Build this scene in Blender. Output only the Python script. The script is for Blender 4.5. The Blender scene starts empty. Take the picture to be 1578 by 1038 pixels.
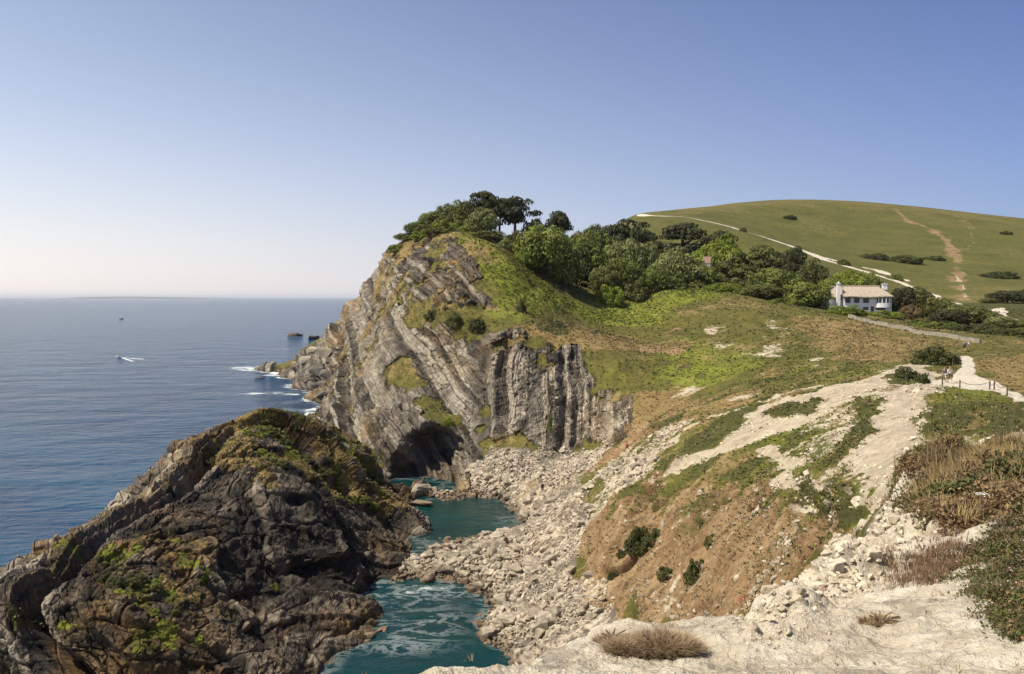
import bpy, math, random
import numpy as np
from mathutils import Vector

# ------------------------------------------------------------------ camera, sky, sun
scene = bpy.context.scene
COL = scene.collection
F = 1313.0                                   # focal length in photo pixels (1578 wide)
CAMZ = 35.0
PITCH = math.atan((519 - 458) / F)
cam_data = bpy.data.cameras.new('camera')
cam_data.sensor_width = 36.0
cam_data.lens = F / 1578.0 * 36.0
cam_data.clip_start = 0.1
cam_data.clip_end = 200000.0
cam = bpy.data.objects.new('camera', cam_data)
cam.location = (0, 0, CAMZ)
cam.rotation_euler = (math.pi / 2 - PITCH, 0, 0)
COL.objects.link(cam)
scene.camera = cam

SUN_AZ = math.radians(-105)                   # from +Y, negative = left of the view
SUN_EL = math.radians(57)
world = bpy.data.worlds.new('World')
scene.world = world
world.use_nodes = True
wn = world.node_tree
sky = wn.nodes.new('ShaderNodeTexSky')
sky.sky_type = 'NISHITA'
sky.sun_disc = False
sky.sun_elevation = SUN_EL
sky.sun_rotation = SUN_AZ
sky.altitude = 0
sky.air_density = 0.75
sky.dust_density = 0.5
sky.ozone_density = 4.0
bg = wn.nodes['Background']
bg.inputs['Strength'].default_value = 0.11
# sea haze: the sky pales towards the horizon, and is brighter on the sunny side
tc = wn.nodes.new('ShaderNodeTexCoord')
sxyz = wn.nodes.new('ShaderNodeSeparateXYZ')
wn.links.new(tc.outputs['Generated'], sxyz.inputs[0])
def wmath(op, a, b=0.0):
    m = wn.nodes.new('ShaderNodeMath'); m.operation = op
    for s, v in zip(m.inputs, (a, b)):
        if hasattr(v, 'is_linked'): wn.links.new(v, s)
        else: s.default_value = v
    return m.outputs[0]
elev = wmath('MAXIMUM', sxyz.outputs[2], 0.0)
pale_f = wmath('MULTIPLY', wmath('EXPONENT', wmath('MULTIPLY', elev, -6.0)), 0.93)
def wmix(f, a, b, mode='MIX'):
    m = wn.nodes.new('ShaderNodeMix'); m.data_type = 'RGBA'; m.blend_type = mode
    for i, v in ((0, f), (6, a), (7, b)):
        if hasattr(v, 'is_linked'): wn.links.new(v, m.inputs[i])
        else: m.inputs[i].default_value = v
    return m.outputs[2]
side = wn.nodes.new('ShaderNodeMapRange')
wn.links.new(sxyz.outputs[0], side.inputs[0])
side.inputs[1].default_value, side.inputs[2].default_value = -0.55, 0.6
side.inputs[3].default_value, side.inputs[4].default_value = 0.0, 1.0
hazecol = wmix(side.outputs[0], (7.0, 6.3, 6.0, 1), (2.4, 3.0, 3.95, 1))
tint = wmix(side.outputs[0], (1.30, 1.17, 1.03, 1), (0.40, 0.49, 0.76, 1))
blue = wmix(1.0, sky.outputs['Color'], tint, 'MULTIPLY')
wn.links.new(wmix(pale_f, blue, hazecol), bg.inputs['Color'])

sun_data = bpy.data.lights.new('sun', 'SUN')
sun_data.energy = 5.0
sun_data.angle = math.radians(0.5)
sun_data.color = (1.0, 0.905, 0.735)
sun = bpy.data.objects.new('sun', sun_data)
sv = Vector((math.sin(SUN_AZ) * math.cos(SUN_EL), math.cos(SUN_AZ) * math.cos(SUN_EL), math.sin(SUN_EL)))
sun.rotation_euler = sv.to_track_quat('Z', 'Y').to_euler()
sun.location = (-60, 20, 120)
COL.objects.link(sun)

scene.view_settings.view_transform = 'Standard'
scene.view_settings.look = 'None'
scene.view_settings.exposure = 0.45
scene.view_settings.gamma = 1.0
scene.cycles.max_bounces = 6
scene.cycles.diffuse_bounces = 3
scene.cycles.glossy_bounces = 3
scene.cycles.sample_clamp_indirect = 4.0

random.seed(7)
rng = np.random.default_rng(11)

# ------------------------------------------------------------------ helpers
def tag(o, label=None, cat=None, group=None, kind=None):
    if label: o['label'] = label
    if cat: o['category'] = cat
    if group: o['group'] = group
    if kind: o['kind'] = kind
    return o

def empty(name, loc=(0, 0, 0), rz=0.0):
    o = bpy.data.objects.new(name, None)
    o.location = loc
    o.rotation_euler = (0, 0, rz)
    o.empty_display_size = 0.3
    COL.objects.link(o)
    return o

def mesh_np(name, V, faces, mat=None, smooth=True, attrs=None, fattrs=None):
    """faces: (n,3) or (n,4) int array, or a list of such arrays"""
    if not isinstance(faces, list): faces = [faces]
    faces = [np.asarray(f, np.int32) for f in faces if len(f)]
    me = bpy.data.meshes.new(name)
    V = np.asarray(V, np.float32)
    me.vertices.add(len(V))
    me.vertices.foreach_set('co', V.ravel())
    li = np.concatenate([f.ravel() for f in faces])
    tot = np.concatenate([np.full(len(f), f.shape[1], np.int32) for f in faces])
    st = np.concatenate([[0], np.cumsum(tot)[:-1]]).astype(np.int32)
    me.loops.add(len(li))
    me.loops.foreach_set('vertex_index', li.astype(np.int32))
    me.polygons.add(len(tot))
    me.polygons.foreach_set('loop_start', st)
    me.polygons.foreach_set('loop_total', tot)
    me.polygons.foreach_set('use_smooth', np.full(len(tot), smooth, bool))
    for k, a in (attrs or {}).items():
        a = np.asarray(a, np.float32)
        if a.ndim == 1:
            at = me.attributes.new(k, 'FLOAT', 'POINT'); at.data.foreach_set('value', a)
        else:
            at = me.attributes.new(k, 'FLOAT_COLOR', 'POINT'); at.data.foreach_set('color', a.ravel())
    for k, a in (fattrs or {}).items():
        at = me.attributes.new(k, 'FLOAT', 'FACE'); at.data.foreach_set('value', np.asarray(a, np.float32))
    me.update(calc_edges=True)
    if mat: me.materials.append(mat)
    return me

def link(name, me, parent=None, loc=None, rz=0.0, scale=None):
    o = bpy.data.objects.new(name, me)
    if parent is not None: o.parent = parent
    if loc is not None: o.location = loc
    if rz: o.rotation_euler = (0, 0, rz)
    if scale is not None: o.scale = scale if hasattr(scale, '__len__') else (scale,) * 3
    COL.objects.link(o)
    return o

TAB = rng.uniform(-1, 1, (64, 64, 64)).astype(np.float32).ravel()
def vnoise(p):
    """smooth value noise in [-1,1]; p (n,3)"""
    i = np.floor(p).astype(np.int32)
    f = (p - i).astype(np.float32)
    f = f * f * f * (f * (f * 6 - 15) + 10)
    x0, y0, z0 = i[:, 0] & 63, (i[:, 1] & 63) << 6, (i[:, 2] & 63) << 12
    x1, y1, z1 = (i[:, 0] + 1) & 63, ((i[:, 1] + 1) & 63) << 6, ((i[:, 2] + 1) & 63) << 12
    fx, fy, fz = f[:, 0], f[:, 1], f[:, 2]
    def row(y, z):
        a = TAB[x0 + y + z]; return a + (TAB[x1 + y + z] - a) * fx
    a = row(y0, z0); a += (row(y1, z0) - a) * fy
    b = row(y0, z1); b += (row(y1, z1) - b) * fy
    return a + (b - a) * fz

_c, _s = math.cos(0.65), math.sin(0.65)
ROT = np.array([[_c, -_s, 0], [_s, _c, 0], [0, 0, 1]]) @ np.array([[_c, 0, _s], [0, 1, 0], [-_s, 0, _c]]) @ np.array([[1, 0, 0], [0, _c, -_s], [0, _s, _c]])
ROT = ROT.astype(np.float32)
def fbm(p, L, octaves=4, gain=0.5, off=0.0):
    p = (p / L + off).astype(np.float32)
    v = np.zeros(len(p), np.float32); a = 1.0
    for k in range(octaves):
        v += a * vnoise(p)
        p = (p @ ROT) * 2.03 + 7.3; a *= gain
    return v

def hash01(i, seed=0):
    i = np.asarray(i).astype(np.int64)
    h = (i * 374761393 + seed * 668265263) & 0xffffffff
    h = ((h ^ (h >> 13)) * 1274126177) & 0xffffffff
    return ((h ^ (h >> 16)) & 0xffff) / 65535.0

def worley(p, seed=0):
    """returns F1, F2-F1, random value of the nearest cell"""
    p = p.astype(np.float32)
    i = np.floor(p).astype(np.int32)
    n = len(p)
    f1 = np.full(n, 9, np.float32); f2 = np.full(n, 9, np.float32); rid = np.zeros(n, np.float32)
    for dx in (-1, 0, 1):
        for dy in (-1, 0, 1):
            for dz in (-1, 0, 1):
                cx, cy, cz = i[:, 0] + dx, i[:, 1] + dy, i[:, 2] + dz
                idx = (cx & 63) + ((cy & 63) << 6) + ((cz & 63) << 12)
                idx2 = (idx * 7919 + 131 + seed * 977) & 262143
                r1 = TAB[idx2]; r2 = TAB[(idx2 + 51877) & 262143]; r3 = TAB[(idx2 + 104729) & 262143]
                d = np.sqrt((cx + 0.5 + 0.42 * r1 - p[:, 0]) ** 2 + (cy + 0.5 + 0.42 * r2 - p[:, 1]) ** 2 + (cz + 0.5 + 0.42 * r3 - p[:, 2]) ** 2)
                new = d < f1
                f2 = np.where(new, f1, np.minimum(f2, d))
                rid = np.where(new, TAB[(idx2 + 33391) & 262143], rid)
                f1 = np.where(new, d, f1)
    return f1, f2 - f1, rid

def sstep(a, b, x):
    t = np.clip((x - a) / (b - a), 0, 1)
    return t * t * (3 - 2 * t)

cp, sp_ = math.cos(PITCH), math.sin(PITCH)
def ray(px, py):
    xc, yc = (px - 789.0) / F, (519.0 - py) / F
    return np.array([xc, cp + yc * sp_, -sp_ + yc * cp])
def P(px, py, d):
    r = ray(px, py); r = r * (d / r[1])
    return (r[0], r[1], CAMZ + r[2])
def G(px, py, z):
    r = ray(px, py); t = (z - CAMZ) / r[2]
    return (r[0] * t, r[1] * t, z)

# ------------------------------------------------------------------ terrain control points
CPTS = []
def ad(*pts):
    for p in pts: CPTS.append(P(*p))
def az(*pts):
    for p in pts: CPTS.append(G(*p))
def ax(*pts):
    CPTS.extend(pts)
def under(z, *pts):
    for px, py in pts:
        g = G(px, py, 0); CPTS.append((g[0], g[1], z))

# pools and their shores
under(-2.5, (720, 790), (700, 810), (680, 790), (760, 800), (640, 960), (680, 920), (600, 1000), (700, 980), (620, 1030), (700, 1035), (600, 930), (560, 1060), (690, 1090))
az((645, 752, .3), (668, 757, .5), (690, 758, .6), (712, 757, .5))
under(-0.6, (655, 775), (700, 772))
az((650, 832, 0), (655, 843, 0.2), (738, 762, 0.2), (770, 770, 0), (792, 786, 0), (806, 805, 0), (795, 822, 0), (740, 828, 0), (700, 834, 0),
   (600, 893, 0), (630, 889, 0), (690, 892, 0), (735, 914, 0), (748, 930, 0), (735, 965, 0), (750, 987, 0), (785, 1010, 0), (800, 1045, 0),
   (560, 920, 0.2), (585, 955, 0.2), (560, 990, 0), (515, 1032, 0), (500, 1075, 0),
   (665, 862, 1.3), (705, 858, 1.6), (760, 860, 2.0), (640, 872, 0.9), (850, 850, 3.0), (870, 780, 4.0), (820, 740, 4.2), (780, 715, 4.6), (850, 730, 4.6),
   (800, 900, 2.2), (850, 920, 3.0), (800, 960, 2.0), (850, 980, 4), (900, 900, 4.2), (890, 840, 5))
# the outer wall of rock (left)
ad((0, 903, 80), (40, 856, 84), (100, 828, 90), (165, 800, 96), (205, 767, 101), (216, 736, 106), (250, 702, 112), (310, 682, 118), (345, 664, 123), (395, 650, 128), (440, 652, 134), (490, 660, 142),
   (560, 692, 146), (610, 737, 143), (640, 788, 136))
az((650, 822, 0), (645, 862, 0))
az((550, 800, 5.5), (500, 720, 10.5), (560, 745, 6), (480, 800, 8.5), (480, 900, 3), (400, 720, 13.5), (400, 800, 9.5), (400, 900, 4.5), (400, 1000, 1.2), (300, 720, 14), (300, 800, 11.3), (300, 900, 7.5), (300, 1000, 4),
   (200, 820, 11.5), (200, 900, 9.0), (200, 1000, 5.5), (100, 900, 9), (100, 1000, 5.5), (0, 960, 7), (0, 1030, 3.5), (-60, 920, 7), (-60, 1000, 5), (600, 820, 3), (450, 1010, 0.6), (300, 1090, 0.5), (100, 1100, 1.0), (0, 1100, 0.5))
ax((-62, 75, -1), (-66, 86, -1), (-63, 97, -2), (-58, 110, -2), (-51, 128, -2), (-48, 140, -3), (-40, 152, -3), (-28, 160, -2.5), (-18, 156, -2), (-50, 60, -2), (-30, 65, -1.5), (-70, 60, -6))
# open sea floor
for x_, y_ in ((-90, 60), (-90, 90), (-85, 120), (-80, 150), (-75, 190), (-80, 240), (-100, 300), (-130, 380), (-150, 450), (-200, 550), (-120, 500), (-60, 560), (-300, 700), (-100, 700), (-400, 900), (-150, 900), (-120, 200), (-160, 280), (-200, 350), (-55, 170), (-58, 200), (-130, 600), (-100, 580), (-170, 650), (-200, 800), (-140, 520), (-170, 480), (-150, 1100), (-300, 1100), (-90, 540)):
    ax((x_, y_, -6))
# headland: sea side
az((500, 652, 0.6), (497, 622, 0.1), (505, 600, 1.0), (470, 585, 0.5), (440, 576, 0.2), (412, 566, 0.0), (430, 570, 1.2))
ad((440, 560, 400), (470, 535, 385), (500, 512, 360), (530, 476, 335), (560, 439, 310), (600, 387, 285), (640, 368, 260), (690, 360, 235))
ax((-10, 470, 2), (-50, 470, -4), (-40, 520, -5), (-60, 650, -6), (-110, 430, -4), (-25, 400, 34), (-45, 370, 24), (20, 400, 46), (60, 480, 30))
ad((520, 600, 262), (520, 560, 285), (520, 520, 320), (560, 640, 200), (560, 580, 225), (560, 520, 255), (560, 470, 285), (540, 690, 186),
   (600, 690, 168), (600, 620, 182), (600, 550, 203), (600, 480, 232), (600, 420, 262),
   (640, 700, 169), (640, 620, 185), (640, 560, 197), (640, 500, 207), (640, 440, 218), (650, 390, 238),
   (735, 722, 160), (700, 660, 173), (735, 655, 174), (700, 600, 186), (700, 540, 193), (700, 490, 197), (750, 475, 200), (700, 430, 210), (740, 440, 210), (690, 385, 226), (740, 390, 223))
# the bay cliff of upright beds
az((760, 672, 7), (800, 692, 6), (850, 702, 5.5), (900, 692, 6.5), (935, 672, 9))
ad((765, 518, 186), (800, 522, 185), (850, 542, 179), (900, 547, 177), (945, 562, 171), (975, 602, 159), (770, 600, 177), (850, 620, 170), (920, 620, 166))
ad((800, 480, 197), (780, 400, 222), (820, 430, 222), (860, 455, 222), (850, 490, 205), (900, 480, 220), (930, 500, 214), (950, 480, 228), (1000, 465, 236), (1050, 441, 240),
   (1100, 451, 232), (1150, 463, 224), (1200, 473, 216), (1250, 483, 208), (1310, 492, 200), (1380, 507, 185), (1450, 520, 168), (1500, 529, 158), (1578, 537, 150), (1660, 545, 140))
# bowl behind the beach
ad((1000, 530, 196), (1050, 500, 212), (1100, 500, 205), (1150, 510, 190), (1200, 530, 172), (1250, 530, 170), (1300, 540, 155), (1350, 545, 145), (1000, 600, 160), (1050, 570, 172), (1100, 560, 168),
   (1100, 600, 145), (1150, 590, 142), (1200, 590, 128), (1250, 580, 125), (1300, 570, 122), (1400, 552, 128), (1050, 640, 128), (1000, 650, 140), (966, 692, 148), (1000, 690, 126), (1440, 560, 112),
   (1490, 552, 138), (1490, 592, 98), (1450, 588, 98), (1540, 602, 88), (1578, 622, 75), (1620, 650, 60), (1578, 565, 112), (1540, 560, 120), (1640, 580, 95))
# spur
ad((1000, 725, 95), (1030, 715, 94), (1060, 700, 100), (1100, 680, 103), (1150, 650, 103), (1200, 640, 97), (1250, 620, 97), (1300, 600, 97), (1380, 592, 92), (1420, 602, 76), (1150, 720, 76), (1200, 700, 73), (1250, 690, 66),
   (1300, 680, 58), (1350, 680, 48), (1400, 650, 52), (1450, 640, 52), (1500, 650, 45), (1578, 660, 38), (1660, 680, 30), (1350, 740, 32), (1300, 760, 38), (1250, 770, 47), (1200, 780, 55), (1150, 770, 65), (1100, 760, 75),
   (1050, 760, 82), (950, 760, 101), (930, 730, 118), (900, 750, 116), (1000, 800, 86), (950, 820, 91), (905, 840, 97), (1050, 850, 70), (1000, 880, 74), (950, 900, 83), (960, 935, 82), (900, 880, 94), (1100, 870, 58),
   (1150, 850, 50), (1200, 850, 42), (1250, 850, 33), (1280, 820, 33), (1100, 950, 49), (1050, 950, 58), (1000, 955, 68), (1150, 930, 42), (1180, 900, 40))
ax((8, 30, 17.5), (3, 40, 14), (-2, 50, 8), (4, 60, 7), (-8, 60, 1.5), (-12, 30, 9), (-22, 45, -1.0), (-10, 45, 4), (-20, 20, 14), (-30, 30, 3), (-35, 50, -2), (4.0, 15, 25.8), (1.5, 13, 26.5), (0.5, 10.5, 27.5), (-1.5, 8.5, 28.5), (6.4, 18, 27), (8, 21, 27.4),
   (-4, 5, 29.5), (-8, 8, 23), (-14, 12, 19), (2, 20, 22), (6, 24, 22), (-3, 6, 29))
# foreground crest by the camera
ad((790, 1038, 5.5), (820, 1020, 6.3), (900, 1002, 7.0), (960, 1000, 7.4), (1000, 1002, 7.7), (1070, 1006, 7.9), (1140, 1004, 8.2), (1180, 966, 9.2), (1210, 930, 9.9), (1235, 902, 10.6), (1300, 852, 12.6), (1350, 815, 14), (1395, 792, 15.2), (1400, 1000, 5), (1200, 1032, 4.6), (1000, 1037, 4.8),
   (1578, 1030, 4.1), (1578, 950, 5.5), (1500, 900, 7.4), (1400, 900, 8.6), (1300, 950, 7.9), (1450, 800, 12), (1660, 900, 5.5), (1420, 742, 17.5), (1410, 720, 18.5), (1500, 722, 17.5), (1578, 708, 18), (1660, 700, 18), (1420, 765, 17.0), (1340, 800, 21),
   (1372, 762, 26), (1500, 692, 29), (1578, 690, 27), (1500, 790, 12.8), (1578, 780, 11.5), (1320, 900, 10.2))
ax((1.5, 2.4, 33.4), (0, 2.4, 33.3), (-1.2, 2.4, 33.2), (-2, 4.2, 32.2), (-1.0, 4.6, 32.8))
# wooded ground behind the brow, and the far hill
ax((12, 262, 41), (22, 265, 35), (33, 290, 36), (60, 280, 36), (85, 270, 32), (100, 238, 30.4), (92, 232, 30.6), (110, 230, 29.5), (116, 228, 27.5), (135, 220, 26.5), (150, 220, 26.5), (160, 250, 28),
   (-8, 300, 50), (10, 330, 50), (40, 345, 54), (75, 345, 50), (100, 340, 43), (125, 330, 37), (150, 330, 34), (190, 330, 33), (48, 380, 61), (80, 385, 60), (112, 365, 51), (110, 300, 35), (20, 300, 44), (0, 275, 47))
ad((1250, 402, 450), (1000, 331, 620), (1060, 339, 600), (1150, 359, 560), (1240, 389, 520), (1330, 416, 480), (1400, 439, 440), (1475, 469, 385), (1040, 334, 612), (1107, 346, 582), (1165, 362.5, 552), (1195, 373, 540), (1217, 381, 530), (1285, 402, 500), (1365, 427, 460), (1440, 455, 410), (1100, 352, 560), (1170, 372, 530), (1230, 395, 500), (1300, 416, 470), (1370, 440, 430), (1430, 463, 395), (1240, 305, 850), (1140, 309, 820), (1040, 323, 760), (970, 334, 720), (1340, 309, 850), (1440, 319, 830),
   (1578, 335, 800), (1700, 352, 780), (1240, 350, 680), (1350, 372, 640), (1450, 402, 560), (1578, 400, 560), (1578, 450, 400), (1530, 440, 425), (1400, 350, 700), (1700, 430, 500), (1140, 335, 690), (900, 366, 600), (860, 380, 500), (1300, 330, 760), (1500, 360, 690), (1200, 372, 610))
ax((100, 1150, 100), (350, 1200, 100), (600, 1150, 90), (-50, 1000, -6), (-20, 1150, -6), (-80, 1250, -6), (-60, 800, -6), (-10, 700, 2), (30, 800, 45), (800, 1100, 80), (-150, 1150, -6))

# ground and sea beyond the frame on both sides
ax((-300, 220, -6), (-600, 430, -6), (-1200, 900, -6), (-90, 66, -6), (30, 22, 31.3), (12, 9, 32.7), (6, 4.4, 33.2), (90, 66, 28), (300, 215, 28), (700, 500, 60), (1300, 900, 80), (-45, 33, -2), (-16, 11.5, 14), (-5, 3.6, 29))

CP = np.array(CPTS)
cu, cv, cz = CP[:, 0] / CP[:, 1], np.log(CP[:, 1]), CP[:, 2]
C2 = 0.012 ** 2
A_ = np.sqrt((cu[:, None] - cu) ** 2 + (cv[:, None] - cv) ** 2 + C2)
n_ = len(cu)
M_ = np.zeros((n_ + 1, n_ + 1)); M_[:n_, :n_] = A_; M_[:n_, n_] = 1; M_[n_, :n_] = 1
M_[np.arange(n_), np.arange(n_)] -= 0.0015          # light smoothing
W_ = np.linalg.solve(M_, np.concatenate([cz, [0]]))

U0, U1, V0, V1 = -1.48, 1.48, math.log(2.3), math.log(1400.0)
NU, NV = 1040, 900
gu, gv = np.linspace(U0, U1, NU), np.linspace(V0, V1, NV)
HG = np.zeros((NU, NV), np.float32)
for k in range(0, NU, 20):
    u_, v_ = np.meshgrid(gu[k:k + 20], gv, indexing='ij')
    acc = np.full(u_.size, W_[n_])
    r2 = np.sqrt((u_.ravel()[:, None].astype(np.float32) - cu.astype(np.float32)) ** 2 + (v_.ravel()[:, None].astype(np.float32) - cv.astype(np.float32)) ** 2 + np.float32(C2))
    HG[k:k + 20] = (acc + r2 @ W_[:n_].astype(np.float32)).reshape(u_.shape)

def blur(a, k, axis):
    c = np.cumsum(np.concatenate([np.zeros_like(np.take(a, [0], axis)), a], axis), axis, dtype=np.float64)
    n = a.shape[axis]; i0 = np.clip(np.arange(n) - k, 0, n); i1 = np.clip(np.arange(n) + k + 1, 0, n)
    s = [1, 1]; s[axis] = n
    return (np.take(c, i1, axis) - np.take(c, i0, axis)) / (i1 - i0).reshape(s)
# open slopes run smooth; cliffs and shores keep their edges
HS = blur(blur(blur(HG, 9, 0), 9, 0), 5, 1)
_uu, _vv = np.meshgrid(gu, gv, indexing='ij')
def _ss(a, b, x):
    t = np.clip((x - a) / (b - a), 0, 1); return t * t * (3 - 2 * t)
_w = _ss(0.14, 0.20, _uu) * _ss(math.log(45), math.log(70), _vv)
HG = (HG * (1 - _w) + HS * _w).astype(np.float32)

def hz(x, y):
    """height of the undetailed ground at (x, y)"""
    x, y = np.atleast_1d(np.asarray(x, float)), np.atleast_1d(np.asarray(y, float))
    fu = np.clip((x / y - U0) / (U1 - U0) * (NU - 1), 0, NU - 1.001)
    fv = np.clip((np.log(y) - V0) / (V1 - V0) * (NV - 1), 0, NV - 1.001)
    i, j = fu.astype(int), fv.astype(int); a, b = fu - i, fv - j
    return (HG[i, j] * (1 - a) + HG[i + 1, j] * a) * (1 - b) + (HG[i, j + 1] * (1 - a) + HG[i + 1, j + 1] * a) * b

_dd = np.exp(np.linspace(V0, V1, 3000))
def cast(px, py, dmin=0.0):
    """where the sight line through a photo point meets the ground"""
    r = ray(px, py); r = r / r[1]
    hh = hz(r[0] * _dd, _dd)
    below = np.where((hh >= CAMZ + r[2] * _dd) & (_dd > dmin))[0]
    d = _dd[below[0]] if len(below) else _dd[-1]
    return np.array([r[0] * d, d, float(hz(r[0] * d, d)[0])])

# ------------------------------------------------------------------ terrain mesh: finer where the ground is steep or near
NA, NR = 1320, 1150
_m = 0.625 + 0.80 * np.linspace(0, 1, 41)[1:] ** 1.7
au = np.concatenate([-_m[::-1], np.linspace(-0.625, 0.625, NA - 80), _m])
PROF = 3000
prof_v = np.linspace(math.log(2.35), math.log(1390.0), PROF)
prof_d = np.exp(prof_v)
fu = np.clip((au - U0) / (U1 - U0) * (NU - 1), 0, NU - 1.001); iu = fu.astype(int); fa = (fu - iu)[:, None]
fv = np.clip((prof_v - V0) / (V1 - V0) * (NV - 1), 0, NV - 1.001); jv = fv.astype(int); fb = fv - jv
Hc = HG[iu] * (1 - fa) + HG[iu + 1] * fa
Hp = (Hc[:, jv] * (1 - fb) + Hc[:, jv + 1] * fb).astype(np.float32)
el = (Hp - CAMZ) / prof_d
run = np.maximum.accumulate(el, axis=1)
vis = np.where(el >= run - 0.012, 1.0, 0.10)
vis = np.where(Hp < -1.2, 0.03, vis)
vis = blur(blur(vis, 6, 0), 8, 1)
ds = np.zeros_like(el)
ds[:, 1:] = np.sqrt(np.diff(prof_d)[None] ** 2 * 0.10 + np.diff(Hp, axis=1) ** 2) / prof_d[None, 1:] + np.abs(np.diff(el, axis=1)) * 0.5
ds = ds * vis + 2e-5
cs = blur(blur(np.cumsum(ds, axis=1), 16, 0), 16, 0)
cs /= cs[:, -1:]
tq = np.linspace(0, 1, NR)
VV = np.empty((NA, NR), np.float32); ZZ = np.empty((NA, NR), np.float32)
for k in range(NA):
    vq = np.interp(tq, cs[k], prof_v)
    VV[k] = vq; ZZ[k] = np.interp(vq, prof_v, Hp[k])
DD = np.exp(VV)
XX = au[:, None] * DD
B = np.stack([XX, DD, ZZ], -1).astype(np.float32)
def grid_normals(Q):
    du = np.empty_like(Q); du[1:-1] = Q[2:] - Q[:-2]; du[0] = Q[1] - Q[0]; du[-1] = Q[-1] - Q[-2]
    dv = np.empty_like(Q); dv[:, 1:-1] = Q[:, 2:] - Q[:, :-2]; dv[:, 0] = Q[:, 1] - Q[:, 0]; dv[:, -1] = Q[:, -1] - Q[:, -2]
    n = np.cross(du, dv); n /= np.linalg.norm(n, axis=-1, keepdims=True) + 1e-9
    return n
Nb = grid_normals(B)
for c in range(3):
    Nb[..., c] = blur(blur(Nb[..., c], 4, 0), 4, 1)
Nb /= np.linalg.norm(Nb, axis=-1, keepdims=True)
pos = B.reshape(-1, 3); nrm = Nb.reshape(-1, 3)
X, Y, Z = pos[:, 0], pos[:, 1], pos[:, 2]
U, V = X / Y, np.log(Y)
UT, VT = U, V
NZ = nrm[:, 2]
PX = Y / 852.0                                   # one picture element at this distance, metres

# jitter for zone borders (world noise, coarser far away)
JIT = np.zeros(len(pos), np.float32)
for L_ in (0.12, 0.25, 0.5, 1.0, 2.0, 4.0, 8.0, 16.0, 32.0):
    w_ = np.where(L_ > 0.035 * Y, np.exp(-(np.log(L_ / (0.035 * Y)) / 0.9) ** 2), np.sqrt(L_ / (0.035 * Y)) * sstep(0.003, 0.008, L_ / Y))
    s_ = np.where(w_ > 0.05)[0]
    if len(s_): JIT[s_] += w_[s_] * vnoise(pos[s_] / L_ + L_)

def sdist(a, b, poly, closed=True, margin=0.12):
    """signed distance (inside positive) of points (a,b) to a polygon; far points get -9"""
    poly = np.asarray(poly, float)
    lo, hi = poly.min(0) - margin, poly.max(0) + margin
    s = np.where((a > lo[0]) & (a < hi[0]) & (b > lo[1]) & (b < hi[1]))[0]
    out = np.full(len(a), -999.0, np.float32)
    x, y = a[s], b[s]
    best = np.full(len(s), 1e9); ins = np.zeros(len(s), bool)
    m = len(poly)
    for k in range(m if closed else m - 1):
        p, q = poly[k], poly[(k + 1) % m]
        e = q - p
        t = np.clip(((x - p[0]) * e[0] + (y - p[1]) * e[1]) / (e @ e + 1e-12), 0, 1)
        best = np.minimum(best, (x - p[0] - t * e[0]) ** 2 + (y - p[1] - t * e[1]) ** 2)
        if closed:
            c = ((p[1] > y) != (q[1] > y))
            with np.errstate(divide='ignore', invalid='ignore'):
                xi = (q[0] - p[0]) * (y - p[1]) / (q[1] - p[1]) + p[0]
            ins ^= c & (x < xi)
    d = np.sqrt(best)
    out[s] = np.where(ins, d, -d) if closed else -d
    return out

def zone(pts, soft=0.012, jit=0.012, dmin=0.0):
    g = np.array([cast(px, py, dmin) for px, py in pts])
    sd = sdist(UT, VT, np.stack([g[:, 0] / g[:, 1], np.log(g[:, 1])], -1))
    soft *= 1.7
    return sstep(-soft, soft, sd + jit * 1.25 * JIT)

def trail(pts, width, dmin=0.0, soft=0.5, jit=0.5):
    """a line on the ground, width in metres (one value, or one per point)"""
    g = np.array([cast(px, py, dmin) for px, py in pts])[:, :2]
    sd = sdist(X, Y, g, closed=False, margin=12.0)
    return sstep(-width * 0.5 * (1 + soft), -width * 0.5 * (1 - soft), sd + jit * width * JIT)

def zxy(poly, soft=1.5, jit=1.0):
    return sstep(-soft, soft, sdist(X, Y, poly, margin=10.0) + jit * JIT)

def mx(a, b): return np.maximum(a, b)
one = np.ones(len(pos), np.float32)

stack = zxy([(-80, 40), (-80, 100), (-66, 143), (-45, 157), (-22, 158.5), (-13, 146), (-9.5, 133), (-11, 117), (-14, 108), (-15, 100), (-12, 93), (-14.5, 86), (-15.5, 78), (-20, 66), (-28, 56), (-50, 40)], 1.0, 0.3)
BEACHP = [(640, 880), (655, 845), (740, 824), (800, 812), (790, 780), (735, 758), (735, 725), (750, 672), (800, 690), (850, 700), (900, 690), (940, 672), (950, 682), (900, 730), (905, 770), (915, 800), (890, 850), (890, 890), (940, 928), (955, 960), (940, 1000), (915, 1010), (850, 1010), (800, 1060), (770, 1010), (735, 970), (745, 925), (690, 895)]
beach = zone(BEACHP, 0.006, 0.006, 30.0) * (1 - stack)
shore = sstep(2.6, 1.8, Z + 0.3 * JIT) * sstep(40, 45, Y) * sstep(166, 163, Y) * (U > -0.2) * (1 - stack) * ~((Y > 150) & (X < -7.5))
beach = np.maximum(beach, shore)
farhill = sstep(math.log(270), math.log(300), V) * sstep(0.02, 0.06, U)
sea_side = sstep(-0.05, -0.10, U)
near = sstep(24, 17, Y) * sstep(26.0, 29.0, Z)
headl = sstep(0.150, 0.135, U) * sstep(112, 122, Y) * (1 - stack) * (1 - beach)

rock = sstep(0.80, 0.62, NZ + 0.05 * JIT) * headl
rock = mx(rock, headl * sstep(0.0, 3.0, 3.2 - Z))
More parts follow.
